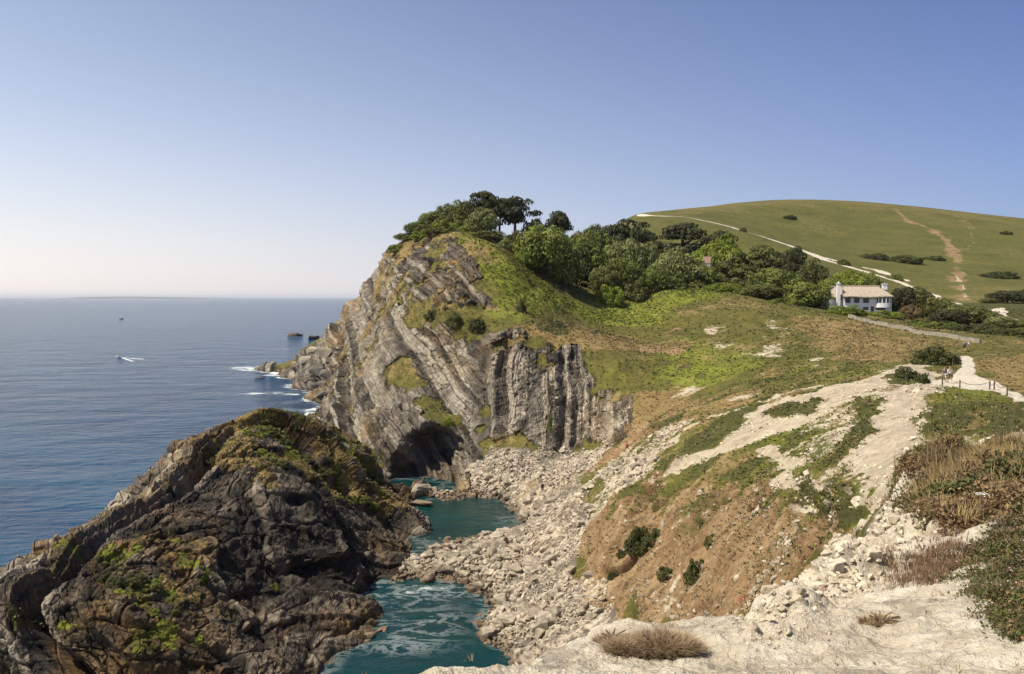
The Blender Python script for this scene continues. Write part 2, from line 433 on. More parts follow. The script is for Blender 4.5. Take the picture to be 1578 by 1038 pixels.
# the fold on the left and the bay cliff are bare rock even where they lean back
rock = mx(rock, zone([(500, 655), (515, 560), (560, 500), (600, 470), (625, 490), (660, 530), (700, 520), (760, 512), (800, 518), (850, 540), (880, 535), (905, 560), (922, 562), (926, 600), (918, 672), (850, 705), (760, 680), (735, 725), (640, 748), (600, 720), (560, 690)], 0.008, 0.015))
rock = mx(rock, 0.92 * zone([(612, 430), (640, 385), (680, 367), (715, 380), (740, 420), (758, 470), (720, 475), (680, 468), (640, 450)], 0.006, 0.012))
rock = np.minimum(rock, 1 - 0.85 * zone([(600, 392), (640, 368), (690, 362), (760, 392), (850, 455), (840, 470), (770, 475), (745, 420), (715, 378), (675, 366), (640, 382), (615, 415), (598, 440)], 0.005, 0.006))
rock = np.minimum(rock, 1 - 0.75 * zone([(628, 452), (690, 474), (760, 478), (790, 500), (760, 512), (700, 512), (655, 505)], 0.006, 0.012))
for strip in ([(590, 535), (602, 532), (650, 585), (690, 632), (703, 655), (692, 660), (655, 622), (615, 575)], [(600, 455), (620, 460), (660, 500), (640, 505)], [(740, 640), (752, 640), (748, 655)], [(640, 625), (668, 655), (700, 660), (690, 645), (650, 612)]):
    rock = np.minimum(rock, 1 - 0.8 * zone(strip, 0.004, 0.010))
rock = np.minimum(rock, 1 - 0.9 * zone([(898, 545), (940, 540), (960, 600), (935, 590), (915, 570)], 0.004, 0.008))
flank = mx(zone([(600, 388), (640, 368), (690, 362), (735, 395), (755, 470), (700, 478), (640, 470), (590, 520), (560, 600), (520, 640), (505, 560), (530, 500), (560, 450)], 0.02, 0.02), 0)
scat = fbm(pos, 6.0, 5, 0.65, 31.0)
rock = np.minimum(rock, 1 - 0.75 * flank * sstep(-0.05, 0.55, scat))
scat2 = zone([(740, 510), (900, 530), (960, 560), (945, 640), (900, 600), (850, 570), (760, 560)], 0.015, 0.02) * sstep(-0.05, 0.5, scat)
rock = np.minimum(rock, 1 - 0.8 * scat2)
rock *= (1 - beach)
rock = mx(rock, stack)

grass = (1 - rock) * (1 - beach)
green = np.zeros_like(one); soil = np.zeros_like(one); pale = np.zeros_like(one); dark = np.zeros_like(one); dry = np.zeros_like(one); bush = np.zeros_like(one); path = np.zeros_like(one)

# --- headland and bowl
green = mx(green, zone([(700, 362), (780, 398), (870, 448), (930, 476), (1000, 466), (1050, 440), (1110, 450), (1040, 480), (1000, 505), (940, 505), (880, 485), (830, 478), (790, 490), (765, 470), (745, 420), (720, 390)], 0.02, 0.02))
green = mx(green, 0.55 * zone([(1000, 520), (1080, 505), (1150, 530), (1200, 560), (1150, 585), (1060, 600), (990, 580)], 0.03, 0.03))
green = mx(green, 0.4 * zone([(1190, 500), (1300, 520), (1250, 575), (1180, 590)], 0.03, 0.03))
dry = mx(dry, zone([(790, 505), (850, 500), (920, 505), (990, 520), (1000, 545), (900, 535), (860, 530), (800, 520)], 0.012, 0.02))
dry = mx(dry, zone([(600, 388), (640, 368), (690, 362), (650, 385), (615, 420), (600, 460), (580, 500), (540, 540), (520, 530), (555, 450)], 0.012, 0.02))
dry = mx(dry, 0.9 * zone([(1220, 490), (1330, 500), (1440, 530), (1400, 560), (1330, 560), (1260, 540)], 0.02, 0.03))
dry = mx(dry, 0.8 * zone([(1480, 545), (1600, 545), (1600, 620), (1520, 590), (1500, 560)], 0.01, 0.02))
dry = mx(dry, 0.8 * zone([(960, 620), (1040, 590), (1170, 600), (1180, 615), (1060, 645), (1000, 665), (940, 690)], 0.01, 0.02))
soil = mx(soil, 0.75 * zone([(1005, 515), (1030, 510), (1050, 545), (1075, 560), (1040, 565), (1015, 540)], 0.008, 0.02))
soil = mx(soil, 0.9 * zone([(940, 705), (965, 660), (1010, 640), (1040, 650), (985, 685), (930, 720), (885, 735), (900, 720)], 0.006, 0.012))
for c in ([(1180, 488), (1200, 488), (1198, 512), (1217, 525), (1195, 548), (1186, 535), (1190, 515)], [(1096, 502), (1108, 515), (1130, 545), (1112, 545), (1098, 520)], [(1050, 593), (1072, 592), (1070, 603), (1055, 605)], [(1250, 560), (1270, 548), (1262, 568)]):
    pale = mx(pale, 0.54 * zone(c, 0.006, 0.016))
    soil = mx(soil, 0.5 * zone(c, 0.012, 0.016))
dry = mx(dry, 0.85 * flank * sstep(-0.3, 0.4, fbm(pos, 12, 4, 0.6, 61.0)))
dry = mx(dry, headl * 0.45 * (1 - 0.8 * green) * sstep(0.0, 0.7, fbm(pos, 18, 5, 0.6, 51.0)))
bush = mx(bush, headl * (1 - rock) * 0.7 * sstep(0.25, 0.75, fbm(pos, 9, 5, 0.6, 41.0)) * (1 - green))
# --- spur
sp_soil = zone([(885, 882), (915, 810), (950, 770), (1030, 752), (1110, 745), (1190, 748), (1255, 790), (1315, 815), (1300, 850), (1240, 890), (1180, 960), (1140, 1000), (1000, 990), (955, 930), (900, 905)], 0.012, 0.02, 20.0) * (1 - near)
soil = mx(soil, sp_soil)
hs = zone([(1000, 640), (1180, 600), (1380, 555), (1480, 600), (1600, 620), (1600, 710), (1400, 730), (1395, 800), (1300, 850), (1250, 795), (1180, 755), (1000, 765)], 0.02, 0.01, 17.0) * (1 - near)
hs_mask = hs
green = mx(green, 0.35 * hs)
scree = zone([(900, 735), (960, 700), (1000, 680), (1040, 660), (1010, 720), (1000, 745), (950, 765), (915, 800), (905, 770)], 0.008, 0.014)
pale = mx(pale, 0.62 * scree)
pale = mx(pale, zone([(1020, 722), (1050, 705), (1100, 688), (1138, 655), (1150, 640), (1180, 625), (1280, 596), (1370, 572), (1425, 555), (1445, 590), (1360, 602), (1330, 618), (1260, 645), (1190, 672), (1120, 702), (1060, 726)], 0.006, 0.012, 40.0))
pale = mx(pale, zone([(1290, 715), (1330, 680), (1345, 660), (1320, 668), (1350, 610), (1440, 590), (1445, 640), (1430, 690), (1395, 720), (1398, 770), (1380, 785), (1310, 740)], 0.008, 0.014, 20.0))
pale = mx(pale, 0.55 * zone([(1230, 690), (1330, 600), (1440, 600), (1500, 640), (1480, 690), (1440, 690), (1260, 740)], 0.02, 0.03, 20.0))
for c, w in (([(1000, 705), (1028, 690), (1048, 668), (1090, 645), (1180, 622), (1300, 585)], 1.8), ([(1200, 735), (1260, 758), (1330, 775), (1390, 780)], 0.8), ([(1230, 765), (1290, 785), (1330, 800)], 0.6), ([(1180, 690), (1230, 720), (1215, 740)], 1.0), ([(1440, 640), (1500, 668), (1530, 690)], 0.5), ([(1480, 650), (1500, 690)], 0.6), ([(1250, 710), (1300, 680), (1330, 640)], 0.9)):
    pale = mx(pale, trail(c, w, 20.0))
pg = zone([(1180, 640), (1208, 624), (1268, 622), (1260, 638), (1200, 648)], 0.004, 0.006, 30.0)
pg2 = zone([(1040, 708), (1056, 672), (1100, 646), (1143, 638), (1145, 656), (1112, 684), (1062, 704)], 0.004, 0.006, 30.0)
pg3 = zone([(1255, 715), (1300, 690), (1340, 655), (1345, 672), (1300, 712), (1270, 728)], 0.004, 0.008, 30.0)
pg4 = mx(zone([(1010, 725), (1020, 705), (1050, 710), (1035, 725)], 0.004, 0.006, 30.0), zone([(1440, 630), (1500, 630), (1500, 680), (1440, 680)], 0.006, 0.012, 20.0))
pg5 = mx(zone([(1322, 624), (1360, 620), (1350, 644), (1318, 644)], 0.004, 0.008, 30.0), zone([(1520, 615), (1600, 635), (1600, 700), (1540, 690), (1510, 660)], 0.006, 0.010, 20.0))
pg6 = mx(zone([(1368, 582), (1412, 578), (1420, 588), (1372, 594)], 0.004, 0.006, 30.0), zone([(1250, 765), (1330, 780), (1340, 800), (1310, 815), (1260, 790)], 0.005, 0.012, 20.0))
for m_, k_ in ((pg, .9), (pg2, 1), (pg3, 1), (pg4, 1), (pg5, 1), (pg6, 1)):
    m_ = m_ * (Y < 112)
    pale *= (1 - m_ * k_); bush = mx(bush, 0.75 * m_)
spots = fbm(pos, 5.0, 3)
bush = mx(bush, hs * (1 - pale) * sstep(0.35, 0.7, spots) * 0.8)
pale = mx(pale, 0.5 * hs * sstep(0.45, 0.8, -spots) * (1 - bush))
# --- soil breaks up: grassy hummocks and pale stones
hum = fbm(pos, 4.0, 4, 0.6, 3.0)
top_sp = zone([(1000, 755), (1120, 735), (1210, 745), (1330, 815), (1290, 860), (1200, 800), (1100, 780), (1000, 800)], 0.03, 0.03, 20.0)
soil *= 1 - 0.75 * top_sp * sstep(0.1, 0.5, hum)
pale = mx(pale, 0.5 * sp_soil * sstep(0.55, 0.85, fbm(pos, 2.5, 4, 0.6, 9.0)))
# --- right of the path
path = zone([(1478, 548), (1497, 548), (1503, 575), (1530, 588), (1585, 614), (1600, 640), (1578, 628), (1530, 603), (1480, 600), (1445, 592), (1430, 587), (1470, 580), (1480, 565)], 0.003, 0.002, 50.0) * sstep(170, 160, Y)
# --- far hill tracks
chalk = trail([(985, 331), (1040, 333), (1085, 340), (1130, 350), (1180, 366), (1235, 385), (1270, 400), (1330, 417), (1390, 436), (1440, 455), (1476, 468)], 4.2, 260.0, 0.5, 0.22)
chalk = mx(chalk, 0.8 * trail([(1235, 383), (1262, 396), (1300, 405)], 2.4, 260.0, 0.7, 1.2))
chalk = mx(chalk, 0.8 * trail([(1330, 412), (1350, 416), (1380, 426), (1395, 432)], 2.2, 260.0, 0.7, 1.2))
chalk = mx(chalk, trail([(1515, 478), (1550, 490), (1600, 500)], 3.0, 230.0, 0.5, 0.4))
track = 0.62 * trail([(1380, 322), (1400, 340), (1440, 355), (1460, 372), (1475, 400), (1478, 430), (1485, 460)], 6.0, 260.0, 0.7, 0.6)
track = mx(track, 0.4 * trail([(1300, 309), (1345, 314), (1382, 322)], 5.0, 300.0, 0.7, 0.6))
track = mx(track, 0.4 * trail([(1470, 330), (1495, 350), (1500, 375), (1485, 385)], 4.0, 300.0, 0.7, 0.6))
pale = mx(pale, 0.7 * trail([(1474, 425), (1484, 440), (1488, 458)], 1.3, 260.0, 0.6, 0.6))
soil = mx(soil, track)
chalkpath = chalk
dry = mx(dry, farhill * (0.22 + 0.22 * fbm(pos, 60, 4)))
dry = mx(dry, 0.7 * zone([(1000, 328), (1150, 305), (1300, 306), (1578, 338), (1578, 350), (1300, 318), (1150, 320), (1050, 334)], 0.02, 0.02, 400.0))
dry = mx(dry, 0.8 * zone([(1390, 440), (1578, 440), (1578, 470), (1480, 480), (1430, 465)], 0.02, 0.03, 260.0))
soil = mx(soil, 0.8 * zone([(1510, 472), (1578, 482), (1600, 500), (1540, 492)], 0.006, 0.006, 230.0))
bush = mx(bush, farhill * 0.45 * sstep(0.3, 0.8, fbm(pos, 26, 4, 0.55, 5.0)))
hillm = (1 - headl) * (1 - farhill) * (1 - stack) * (1 - beach) * (Y > 30)
dry = mx(dry, 0.52 * hillm * sstep(-0.15, 0.6, fbm(pos, 16, 5, 0.62, 81.0)) * (1 - 0.6 * green))
bush = mx(bush, 0.55 * hillm * sstep(0.35, 0.8, fbm(pos, 8, 5, 0.6, 91.0)) * (1 - dry) * (1 - pale))
dry = mx(dry, 0.6 * hs * sstep(-0.2, 0.5, fbm(pos, 5, 5, 0.62, 181.0)))
# --- woodland floor
wood = zxy([(-30, 262), (10, 240), (28, 250), (60, 245), (100, 245), (150, 205), (240, 230), (220, 330), (140, 350), (100, 400), (40, 420), (0, 340), (-30, 300)], 6, 3)
bush = mx(bush, 0.8 * wood)
# --- beach and stack
pale = mx(pale, 0.45 * beach)
pale = mx(pale, 0.35 * rock * headl * sstep(-0.04, 0.02, U))
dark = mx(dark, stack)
wet = sstep(1.6, 0.3, Z + 0.5 * JIT)
sv1 = zone([(230, 715), (300, 690), (345, 668), (400, 655), (440, 655), (500, 665), (560, 700), (600, 740), (620, 775), (590, 790), (540, 770), (490, 745), (455, 730), (430, 740), (412, 768), (375, 735), (300, 712)], 0.012, 0.02, 60.0)
sv2 = zone([(165, 935), (215, 885), (262, 890), (290, 925), (295, 960), (282, 992), (240, 985), (200, 985)], 0.010, 0.018, 60.0)
sv3 = zone([(30, 960), (100, 950), (150, 965), (130, 985), (40, 980)], 0.006, 0.015, 60.0)
sv4 = zone([(90, 845), (160, 830), (230, 840), (200, 870), (110, 865)], 0.006, 0.018, 60.0)
sv5 = zone([(255, 830), (285, 850), (310, 890), (290, 890), (265, 860)], 0.005, 0.012, 60.0)
sv = mx(mx(sv1, sv2), 0.8 * mx(mx(sv3, sv4), sv5)) * stack
svn = fbm(pos, 3.0, 4, 0.6, 1.0)
grass = mx(grass, sv * sstep(-0.45, 0.25, svn + 0.2 * sv))
green = mx(green, 1.0 * sv * sstep(-0.4, 0.3, fbm(pos, 6, 3, 0.5, 4.0)))
bush = mx(bush, 0.55 * sv * sstep(0.3, 0.7, fbm(pos, 5, 3, 0.5, 14.0)))
dry = mx(dry, sv * sstep(0.15, 0.6, -fbm(pos, 6, 3, 0.5, 24.0)))
# --- foreground: bare pale stone, scrub where plants stand
npale = sstep(24, 18, Y) * sstep(28.5, 30.5, Z)
pale = mx(pale, npale)
soil *= 1 - npale
scrub = mx(zone([(1398, 735), (1440, 712), (1600, 690), (1620, 840), (1500, 800), (1440, 808), (1405, 770)], 0.02, 0.01), zone([(1500, 850), (1600, 800), (1620, 980), (1560, 955), (1515, 905)], 0.02, 0.02)) * npale
pale *= 1 - 0.85 * scrub
soil = mx(soil, 0.8 * scrub)
grass *= 1 - 0.9 * npale
dirt = npale * sstep(0.22, 0.62, fbm(pos, 1.1, 5, 0.62, 7.0) + 0.15 * sstep(9, 16, Y))
pale *= 1 - 0.42 * dirt
soil = mx(soil, 0.30 * dirt)
dry = mx(dry, npale)

# ------------------------------------------------------------------ relief
disp = np.zeros(len(pos), np.float32)
kk = 0.040 * one + 0.022 * rock + 0.030 * soil * (1 - rock) + 0.012 * beach - 0.022 * path + 0.045 * npale + 0.022 * bush
kk = np.where(farhill > 0.5, 0.012, kk)
kk_long = np.where(rock > 0.5, 0.014, np.where(farhill > 0.5, 0.004, kk * 0.7))
for q, L_ in enumerate((48.0, 24.0, 12.0, 6.0, 3.0, 1.5, 0.75, 0.38, 0.19, 0.09, 0.045)):
    w_ = sstep(1.0, 3.0, L_ / PX) * sstep(0.20, 0.07, L_ / Y)
    s_ = np.where(w_ > 0.01)[0]
    if len(s_) == 0: continue
    r_ = pos[s_]
    for _k in range(q % 5): r_ = r_ @ ROT
    nz_ = vnoise(r_ / (L_ * 0.6) + 3.1 * q)
    # grassy ground billows, rock is creased
    nz_ = np.where(rock[s_] > 0.5, 1 - 2 * np.abs(nz_) - 0.3, nz_)
    disp[s_] += w_[s_] * (kk if L_ < 4 else kk_long)[s_] * L_ * nz_
disp += bush * (1 - farhill) * (0.35 + 0.3 * JIT) * np.minimum(1, Y / 60)

clod = sstep(-0.05, 0.5, fbm(pos, 1.8, 3, 0.55, 33.0))
disp += np.clip(top_sp + 0.45 * hs, 0, 1) * (1 - npale) * (1 - 0.8 * pale) * 0.38 * clod
def layers(b, t, seed, sharp=0.72):
    i = np.floor(b / t); f = b / t - i
    h0 = hash01(i, seed) * 2 - 1; h1 = hash01(i + 1, seed) * 2 - 1
    return (h0 + (h1 - h0) * sstep(sharp, 1.0, f)).astype(np.float32)

rs = np.where((rock > 0.05) & (Z > -3))[0]
pr = pos[rs]
wA = stack[rs]
uu = U[rs]
wR = sstep(-0.05, -0.015, uu) * (1 - wA) * sstep(38, 30, pr[:, 2])
endR = sstep(0.128, 0.095, uu)
wF = (1 - wR) * (1 - wA)
warp = fbm(pr, 14, 3)
bF = pr @ np.array([0.80, 0.10, 0.60], np.float32) + 0.9 * warp
bR = pr @ np.array([0.95, -0.13, 0.08], np.float32) + 0.7 * warp + 0.15 * fbm(pr, 3, 2)
bA = pr @ np.array([0.56, -0.20, 0.80], np.float32) + 1.2 * warp
mod = 0.85 + 0.5 * fbm(pr, 9, 2, 0.5, 40)
dF = mod * (1.9 * layers(bF, 4.2, 1, 0.8) + 0.7 * layers(bF, 1.5, 2, 0.75) + 0.3 * layers(bF, 0.6, 9))
dR = mod * (1.7 * layers(bR, 2.3, 3, 0.6) + 1.3 * layers(bR, 1.05, 4, 0.6) + 0.4 * layers(bR, 0.5, 10))
dA = mod * (1.8 * layers(bA, 3.2, 5, 0.9) + 0.95 * layers(bA, 1.25, 6, 0.88) + 0.35 * layers(bA, 0.5, 11, 0.8)) + 0.8 * fbm(pr, 13, 2, 0.5, 70)
tt = pr @ np.array([-0.43, 0.90, 0.0], np.float32)
_, e1, c1 = worley(np.stack([np.where(wA > .5, bA, np.where(wR > .5, bR, bF)) / 1.6, tt / 3.2, pr[:, 2] / np.where(wR > .5, 4.0, 2.6)], -1), 1)
_, e2, c2 = worley(np.stack([pr[:, 0] / 0.8, pr[:, 1] / 0.8, pr[:, 2] / 0.8], -1) + 0.6 * warp[:, None], 2)
blk = 0.55 * c1 - 0.45 * sstep(0.10, 0.0, e1) + 0.16 * c2 - 0.12 * sstep(0.1, 0.0, e2)
crag = wF * dF + wA * dA + blk * (0.34 * wF + 0.25 * wR + 0.65 * wA)
disp[rs] += rock[rs] * crag * sstep(-2.5, 0.5, pr[:, 2])
side = np.zeros((len(pos), 2), np.float32)          # the upright beds stand out level, not along the slope
nh_ = nrm[rs, :2] / (np.linalg.norm(nrm[rs, :2], axis=1, keepdims=True) + 1e-3)
side[rs] = nh_ * (1.25 * rock[rs] * wR * endR * dR * sstep(-1.0, 2.0, pr[:, 2]))[:, None]
# crag value drives crevice-free rock colour bands: each bed keeps its own tone
bed = np.zeros(len(pos), np.float32)
bed[:] = -3.0 * farhill + 3.0 * npale
bed[rs] = wF * layers(bF, 1.15, 21, 0.9) + wR * layers(bR, 1.0, 22, 0.9) + wA * layers(bA, 0.95, 23, 0.9) * 0.8 + 0.5 * c1
bedc = np.zeros(len(pos), np.float32)
bedc[rs] = wF * bF + wR * bR + wA * bA
disp += scree * 0.3 * fbm(pos, 1.6, 2, 0.6, 77) + beach * 0.25 * fbm(pos, 2.0, 2, 0.6, 78)

g_r = np.where(sp_soil > 0.02)[0]
rp = pos[g_r]
rl = np.stack([(rp[:, 0] * 0.35 - rp[:, 1] * 0.2) / 9.0, (rp[:, 1] + 0.35 * rp[:, 0]) / 2.6, rp[:, 2] / 12.0], -1)
rv = np.abs(vnoise(rl + 0.35 * fbm(rp, 5, 2)[:, None])) + 0.5 * np.abs(vnoise(rl * 2.3 + 5))
disp[g_r] -= sp_soil[g_r] * (1.0 * sstep(0.30, 0.0, rv) - 0.35 * rv)
# near stone: cracked blocks
ns = np.where(npale > 0.05)[0]
if len(ns):
    pn = pos[ns]
    w3 = 0.1 * fbm(pn, 0.8, 3)[:, None]
    _, e1, c1 = worley(pn / 0.62 + w3, 4)
    _, e2, c2 = worley(pn / 0.20 + w3, 5)
    _, e3, c3 = worley(pn / 0.07, 6)
    edge = zone([(1150, 1000), (1180, 950), (1235, 885), (1300, 840), (1395, 780), (1440, 800), (1430, 850), (1360, 880), (1300, 930), (1230, 985)], 0.03, 0.02)[ns]
    smooth_ = sstep(0.4, 0.1, edge)
    disp[ns] += npale[ns] * (edge * (0.26 * c1 * sstep(0, 0.3, e1) - 0.07 * sstep(0.2, 0, e1)) + (0.35 + edge) * (0.034 * c2 - 0.02 * sstep(0.25, 0, e2)) * sstep(0, .3, e2 + 0.1) + (0.006 + 0.008 * edge) * c3)

FIN = pos + nrm * disp[:, None]
FIN[:, :2] += side
# the sea cave under the fold: the rock is hollowed away from the pool
cx, cy_, cz_ = -15.0, 160.0, -0.5
q2 = ((X - cx) / 9.2) ** 2 + ((Z - cz_ + 0.15 * (X - cx)) / 9.6) ** 2
hollow = sstep(1.0, 0.25, q2 + 0.12 * JIT) * sstep(153, 156, Y) * sstep(185, 172, Y) * (Z > -2.9)
FIN[:, 1] += 14.0 * hollow
FIN[:, 0] -= 1.0 * hollow

# ------------------------------------------------------------------ terrain material
def new_mat(name):
    m = bpy.data.materials.new(name); m.use_nodes = True
    nt = m.node_tree
    return m, nt, nt.nodes['Principled BSDF']

class NB:
    """small helper to wire nodes"""
    def __init__(s, nt): s.nt = nt
    def n(s, t, **kw):
        x = s.nt.nodes.new(t)
        for k, v in kw.items(): setattr(x, k, v)
        return x
    def set(s, sock, v):
        if isinstance(v, bpy.types.NodeSocket): s.nt.links.new(v, sock)
        else: sock.default_value = v
    def noise(s, vec, scale, detail=6, rough=0.6, dist=0.0, color=False):
        x = s.n('ShaderNodeTexNoise'); s.set(x.inputs['Vector'], vec)
        x.inputs['Scale'].default_value = scale; x.inputs['Detail'].default_value = detail
        x.inputs['Roughness'].default_value = rough; x.inputs['Distortion'].default_value = dist
        return x.outputs['Color' if color else 'Fac']
    def math(s, op, a, b=0.0, c=0.0, clamp=False):
        x = s.n('ShaderNodeMath', operation=op, use_clamp=clamp)
        s.set(x.inputs[0], a); s.set(x.inputs[1], b)
        if op in ('MULTIPLY_ADD',): s.set(x.inputs[2], c)
        return x.outputs[0]
    def ss(s, v, a, b):
        x = s.n('ShaderNodeMapRange', interpolation_type='SMOOTHSTEP')
        s.set(x.inputs['Value'], v); x.inputs['From Min'].default_value = a; x.inputs['From Max'].default_value = b
        return x.outputs[0]
    def ramp(s, f, stops):
        x = s.n('ShaderNodeValToRGB'); s.set(x.inputs[0], f)
        e = x.color_ramp.elements
        while len(e) < len(stops): e.new(0.5)
        for k, (p, c) in enumerate(stops):
            e[k].position = p; e[k].color = (*c, 1)
        return x.outputs[0]
    def mix(s, f, a, b):
        x = s.n('ShaderNodeMix', data_type='RGBA')
        s.set(x.inputs[0], f)
        for i, v in ((6, a), (7, b)):
            s.set(x.inputs[i], v if isinstance(v, bpy.types.NodeSocket) else (*v, 1))
        return x.outputs[2]
    def attr(s, name):
        x = s.n('ShaderNodeAttribute', attribute_name=name); return x
    def bump(s, h, strength, dist):
        x = s.n('ShaderNodeBump'); s.set(x.inputs['Height'], h)
        x.inputs['Strength'].default_value = strength; x.inputs['Distance'].default_value = dist
        return x.outputs[0]

terrain_mat, nt, bsdf = new_mat('terrain')
w = NB(nt)
geo = w.n('ShaderNodeNewGeometry').outputs['Position']
a1, a2, a3 = w.attr('mask_a'), w.attr('mask_b'), w.attr('bed')
s1, s2 = w.n('ShaderNodeSeparateColor'), w.n('ShaderNodeSeparateColor')
nt.links.new(a1.outputs['Color'], s1.inputs[0]); nt.links.new(a2.outputs['Color'], s2.inputs[0])
g_, gr_, so_, pa_ = s1.outputs[0], s1.outputs[1], s1.outputs[2], a1.outputs['Alpha']
dk_, dr_, bu_, pt_ = s2.outputs[0], s2.outputs[1], s2.outputs[2], a2.outputs['Alpha']
nL = w.noise(geo, 0.045, 8, 0.62)
nM = w.noise(geo, 0.33, 8, 0.65)
nS = w.noise(geo, 2.1, 8, 0.72)
nF = w.math('ADD', w.math('MULTIPLY', nM, 0.5), w.math('MULTIPLY', nS, 0.5))
def brk(m, amp=0.9, wd=0.16, nn=None):
    v = w.math('MULTIPLY_ADD', w.math('MULTIPLY', w.math('SUBTRACT', nn or nF, 0.5), w.ss(m, 0.02, 0.30)), amp * 2.6, m)
    return w.ss(v, 0.5 - wd, 0.5 + wd)
bc_ = w.attr('bedc').outputs['Fac']
lamv = w.n('ShaderNodeCombineXYZ'); nt.links.new(w.math('MULTIPLY_ADD', nM, 0.3, bc_), lamv.inputs[0]); nt.links.new(w.math('MULTIPLY', nL, 3.0), lamv.inputs[1])
lam = w.noise(lamv.outputs[0], 1.3, 6, 0.78)
vR = w.math('ADD', w.math('MULTIPLY_ADD', w.math('MAXIMUM', w.math('MINIMUM', a3.outputs['Fac'], 1.5), -1.5), 0.15, w.math('MULTIPLY', nM, 0.30)), w.math('MULTIPLY_ADD', lam, 0.45, w.math('MULTIPLY', nS, 0.28)))
vR = w.math('MULTIPLY_ADD', w.math('SUBTRACT', vR, 0.5), 1.35, 0.5)
rockc = w.ramp(vR, [(0.30, (0.036, 0.031, 0.025)), (0.45, (0.112, 0.095, 0.075)), (0.60, (0.205, 0.178, 0.140)), (0.76, (0.36, 0.315, 0.245))])
ochre = w.ss(w.math('ADD', nL, w.math('MULTIPLY', nS, 0.35)), 0.66, 0.84)
rockc = w.mix(w.math('MULTIPLY', ochre, 0.6), rockc, (0.34, 0.225, 0.10))
darkc = w.ramp(vR, [(0.28, (0.014, 0.012, 0.010)), (0.45, (0.056, 0.047, 0.037)), (0.58, (0.160, 0.134, 0.102)), (0.74, (0.40, 0.345, 0.26))])  # shade depth painted into the low stops, lit ledges into the high ones
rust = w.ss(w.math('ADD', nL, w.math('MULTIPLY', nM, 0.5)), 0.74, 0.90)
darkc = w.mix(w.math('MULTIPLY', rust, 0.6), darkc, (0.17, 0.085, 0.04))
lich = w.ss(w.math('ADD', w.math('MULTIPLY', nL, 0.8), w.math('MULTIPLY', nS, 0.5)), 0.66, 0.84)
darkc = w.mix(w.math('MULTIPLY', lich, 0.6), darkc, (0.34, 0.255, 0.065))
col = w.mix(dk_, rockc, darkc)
soilc = w.ramp(w.math('ADD', w.math('MULTIPLY', nM, 0.5), w.math('MULTIPLY', nS, 0.5)), [(0.32, (0.070, 0.038, 0.017)), (0.47, (0.200, 0.125, 0.060)), (0.58, (0.300, 0.208, 0.112)), (0.70, (0.42, 0.315, 0.19))])
palec = w.ramp(w.math('ADD', w.math('MULTIPLY', nM, 0.4), w.math('MULTIPLY', nS, 0.6)), [(0.30, (0.135, 0.105, 0.068)), (0.45, (0.33, 0.275, 0.195)), (0.60, (0.50, 0.435, 0.325)), (0.72, (0.64, 0.57, 0.45))])
vG = w.math('ADD', w.math('MULTIPLY', nM, 0.45), w.math('MULTIPLY', nS, 0.55))
olive = w.ramp(vG, [(0.30, (0.030, 0.038, 0.008)), (0.48, (0.088, 0.082, 0.019)), (0.68, (0.180, 0.145, 0.042))])
greenc = w.ramp(vG, [(0.30, (0.046, 0.064, 0.009)), (0.48, (0.138, 0.158, 0.020)), (0.68, (0.250, 0.245, 0.040))])
dryc = w.ramp(vG, [(0.32, (0.070, 0.048, 0.018)), (0.49, (0.185, 0.130, 0.050)), (0.67, (0.315, 0.235, 0.105))])
bushc = w.ramp(vG, [(0.32, (0.016, 0.019, 0.005)), (0.48, (0.055, 0.058, 0.015)), (0.68, (0.125, 0.110, 0.036))])
vegc = w.mix(brk(gr_, 0.9, 0.3, nL), olive, greenc)
vegc = w.mix(brk(dr_, 1.1, 0.25), vegc, dryc)
farm = w.ss(a3.outputs['Fac'], -2.2, -2.8)
vegc = w.mix(w.math('MULTIPLY', farm, 0.62), vegc, w.ramp(w.math('ADD', w.math('MULTIPLY', nL, 0.6), w.math('MULTIPLY', nM, 0.4)), [(0.35, (0.036, 0.046, 0.010)), (0.5, (0.078, 0.084, 0.018)), (0.65, (0.130, 0.112, 0.032))]))
gmask = brk(g_, 1.0, 0.14)
col = w.mix(gmask, col, vegc)
col = w.mix(brk(so_, 0.9, 0.18), col, soilc)
col = w.mix(brk(bu_, 0.8, 0.16), col, bushc)
col = w.mix(brk(pa_, 1.1, 0.15, w.math('ADD', w.math('MULTIPLY', nM, 0.5), w.math('MULTIPLY', nS, 0.5))), col, palec)
nearm = w.ss(a3.outputs['Fac'], 2.2, 2.8)
col = w.mix(w.math('MULTIPLY', w.math('MULTIPLY', nearm, brk(pa_, 1.1, 0.15)), 0.62), col, w.ramp(nS, [(0.30, (0.36, 0.29, 0.20)), (0.46, (0.66, 0.585, 0.45)), (0.62, (0.84, 0.77, 0.63))]))
pathc = w.ramp(nS, [(0.34, (0.38, 0.33, 0.255)), (0.6, (0.60, 0.545, 0.45))])
col = w.mix(w.ss(pt_, 0.35, 0.65), col, pathc)
wetz = w.n('ShaderNodeSeparateXYZ'); nt.links.new(geo, wetz.inputs[0])
wetm = w.ss(w.math('ADD', wetz.outputs[2], w.math('MULTIPLY', nM, 1.6)), 1.9, 1.0)
wetm = w.math('MULTIPLY', wetm, 0.6)
col = w.mix(wetm, col, (0.075, 0.052, 0.034))
nt.links.new(col, bsdf.inputs['Base Color'])
bsdf.inputs['Roughness'].default_value = 0.92
bsdf.inputs['Specular IOR Level'].default_value = 0.2
isrock = w.math('SUBTRACT', 1.0, gmask)
jv = w.n('ShaderNodeCombineXYZ'); nt.links.new(w.math('MULTIPLY', bc_, 0.95), jv.inputs[0])
gz = w.n('ShaderNodeSeparateXYZ'); nt.links.new(geo, gz.inputs[0])
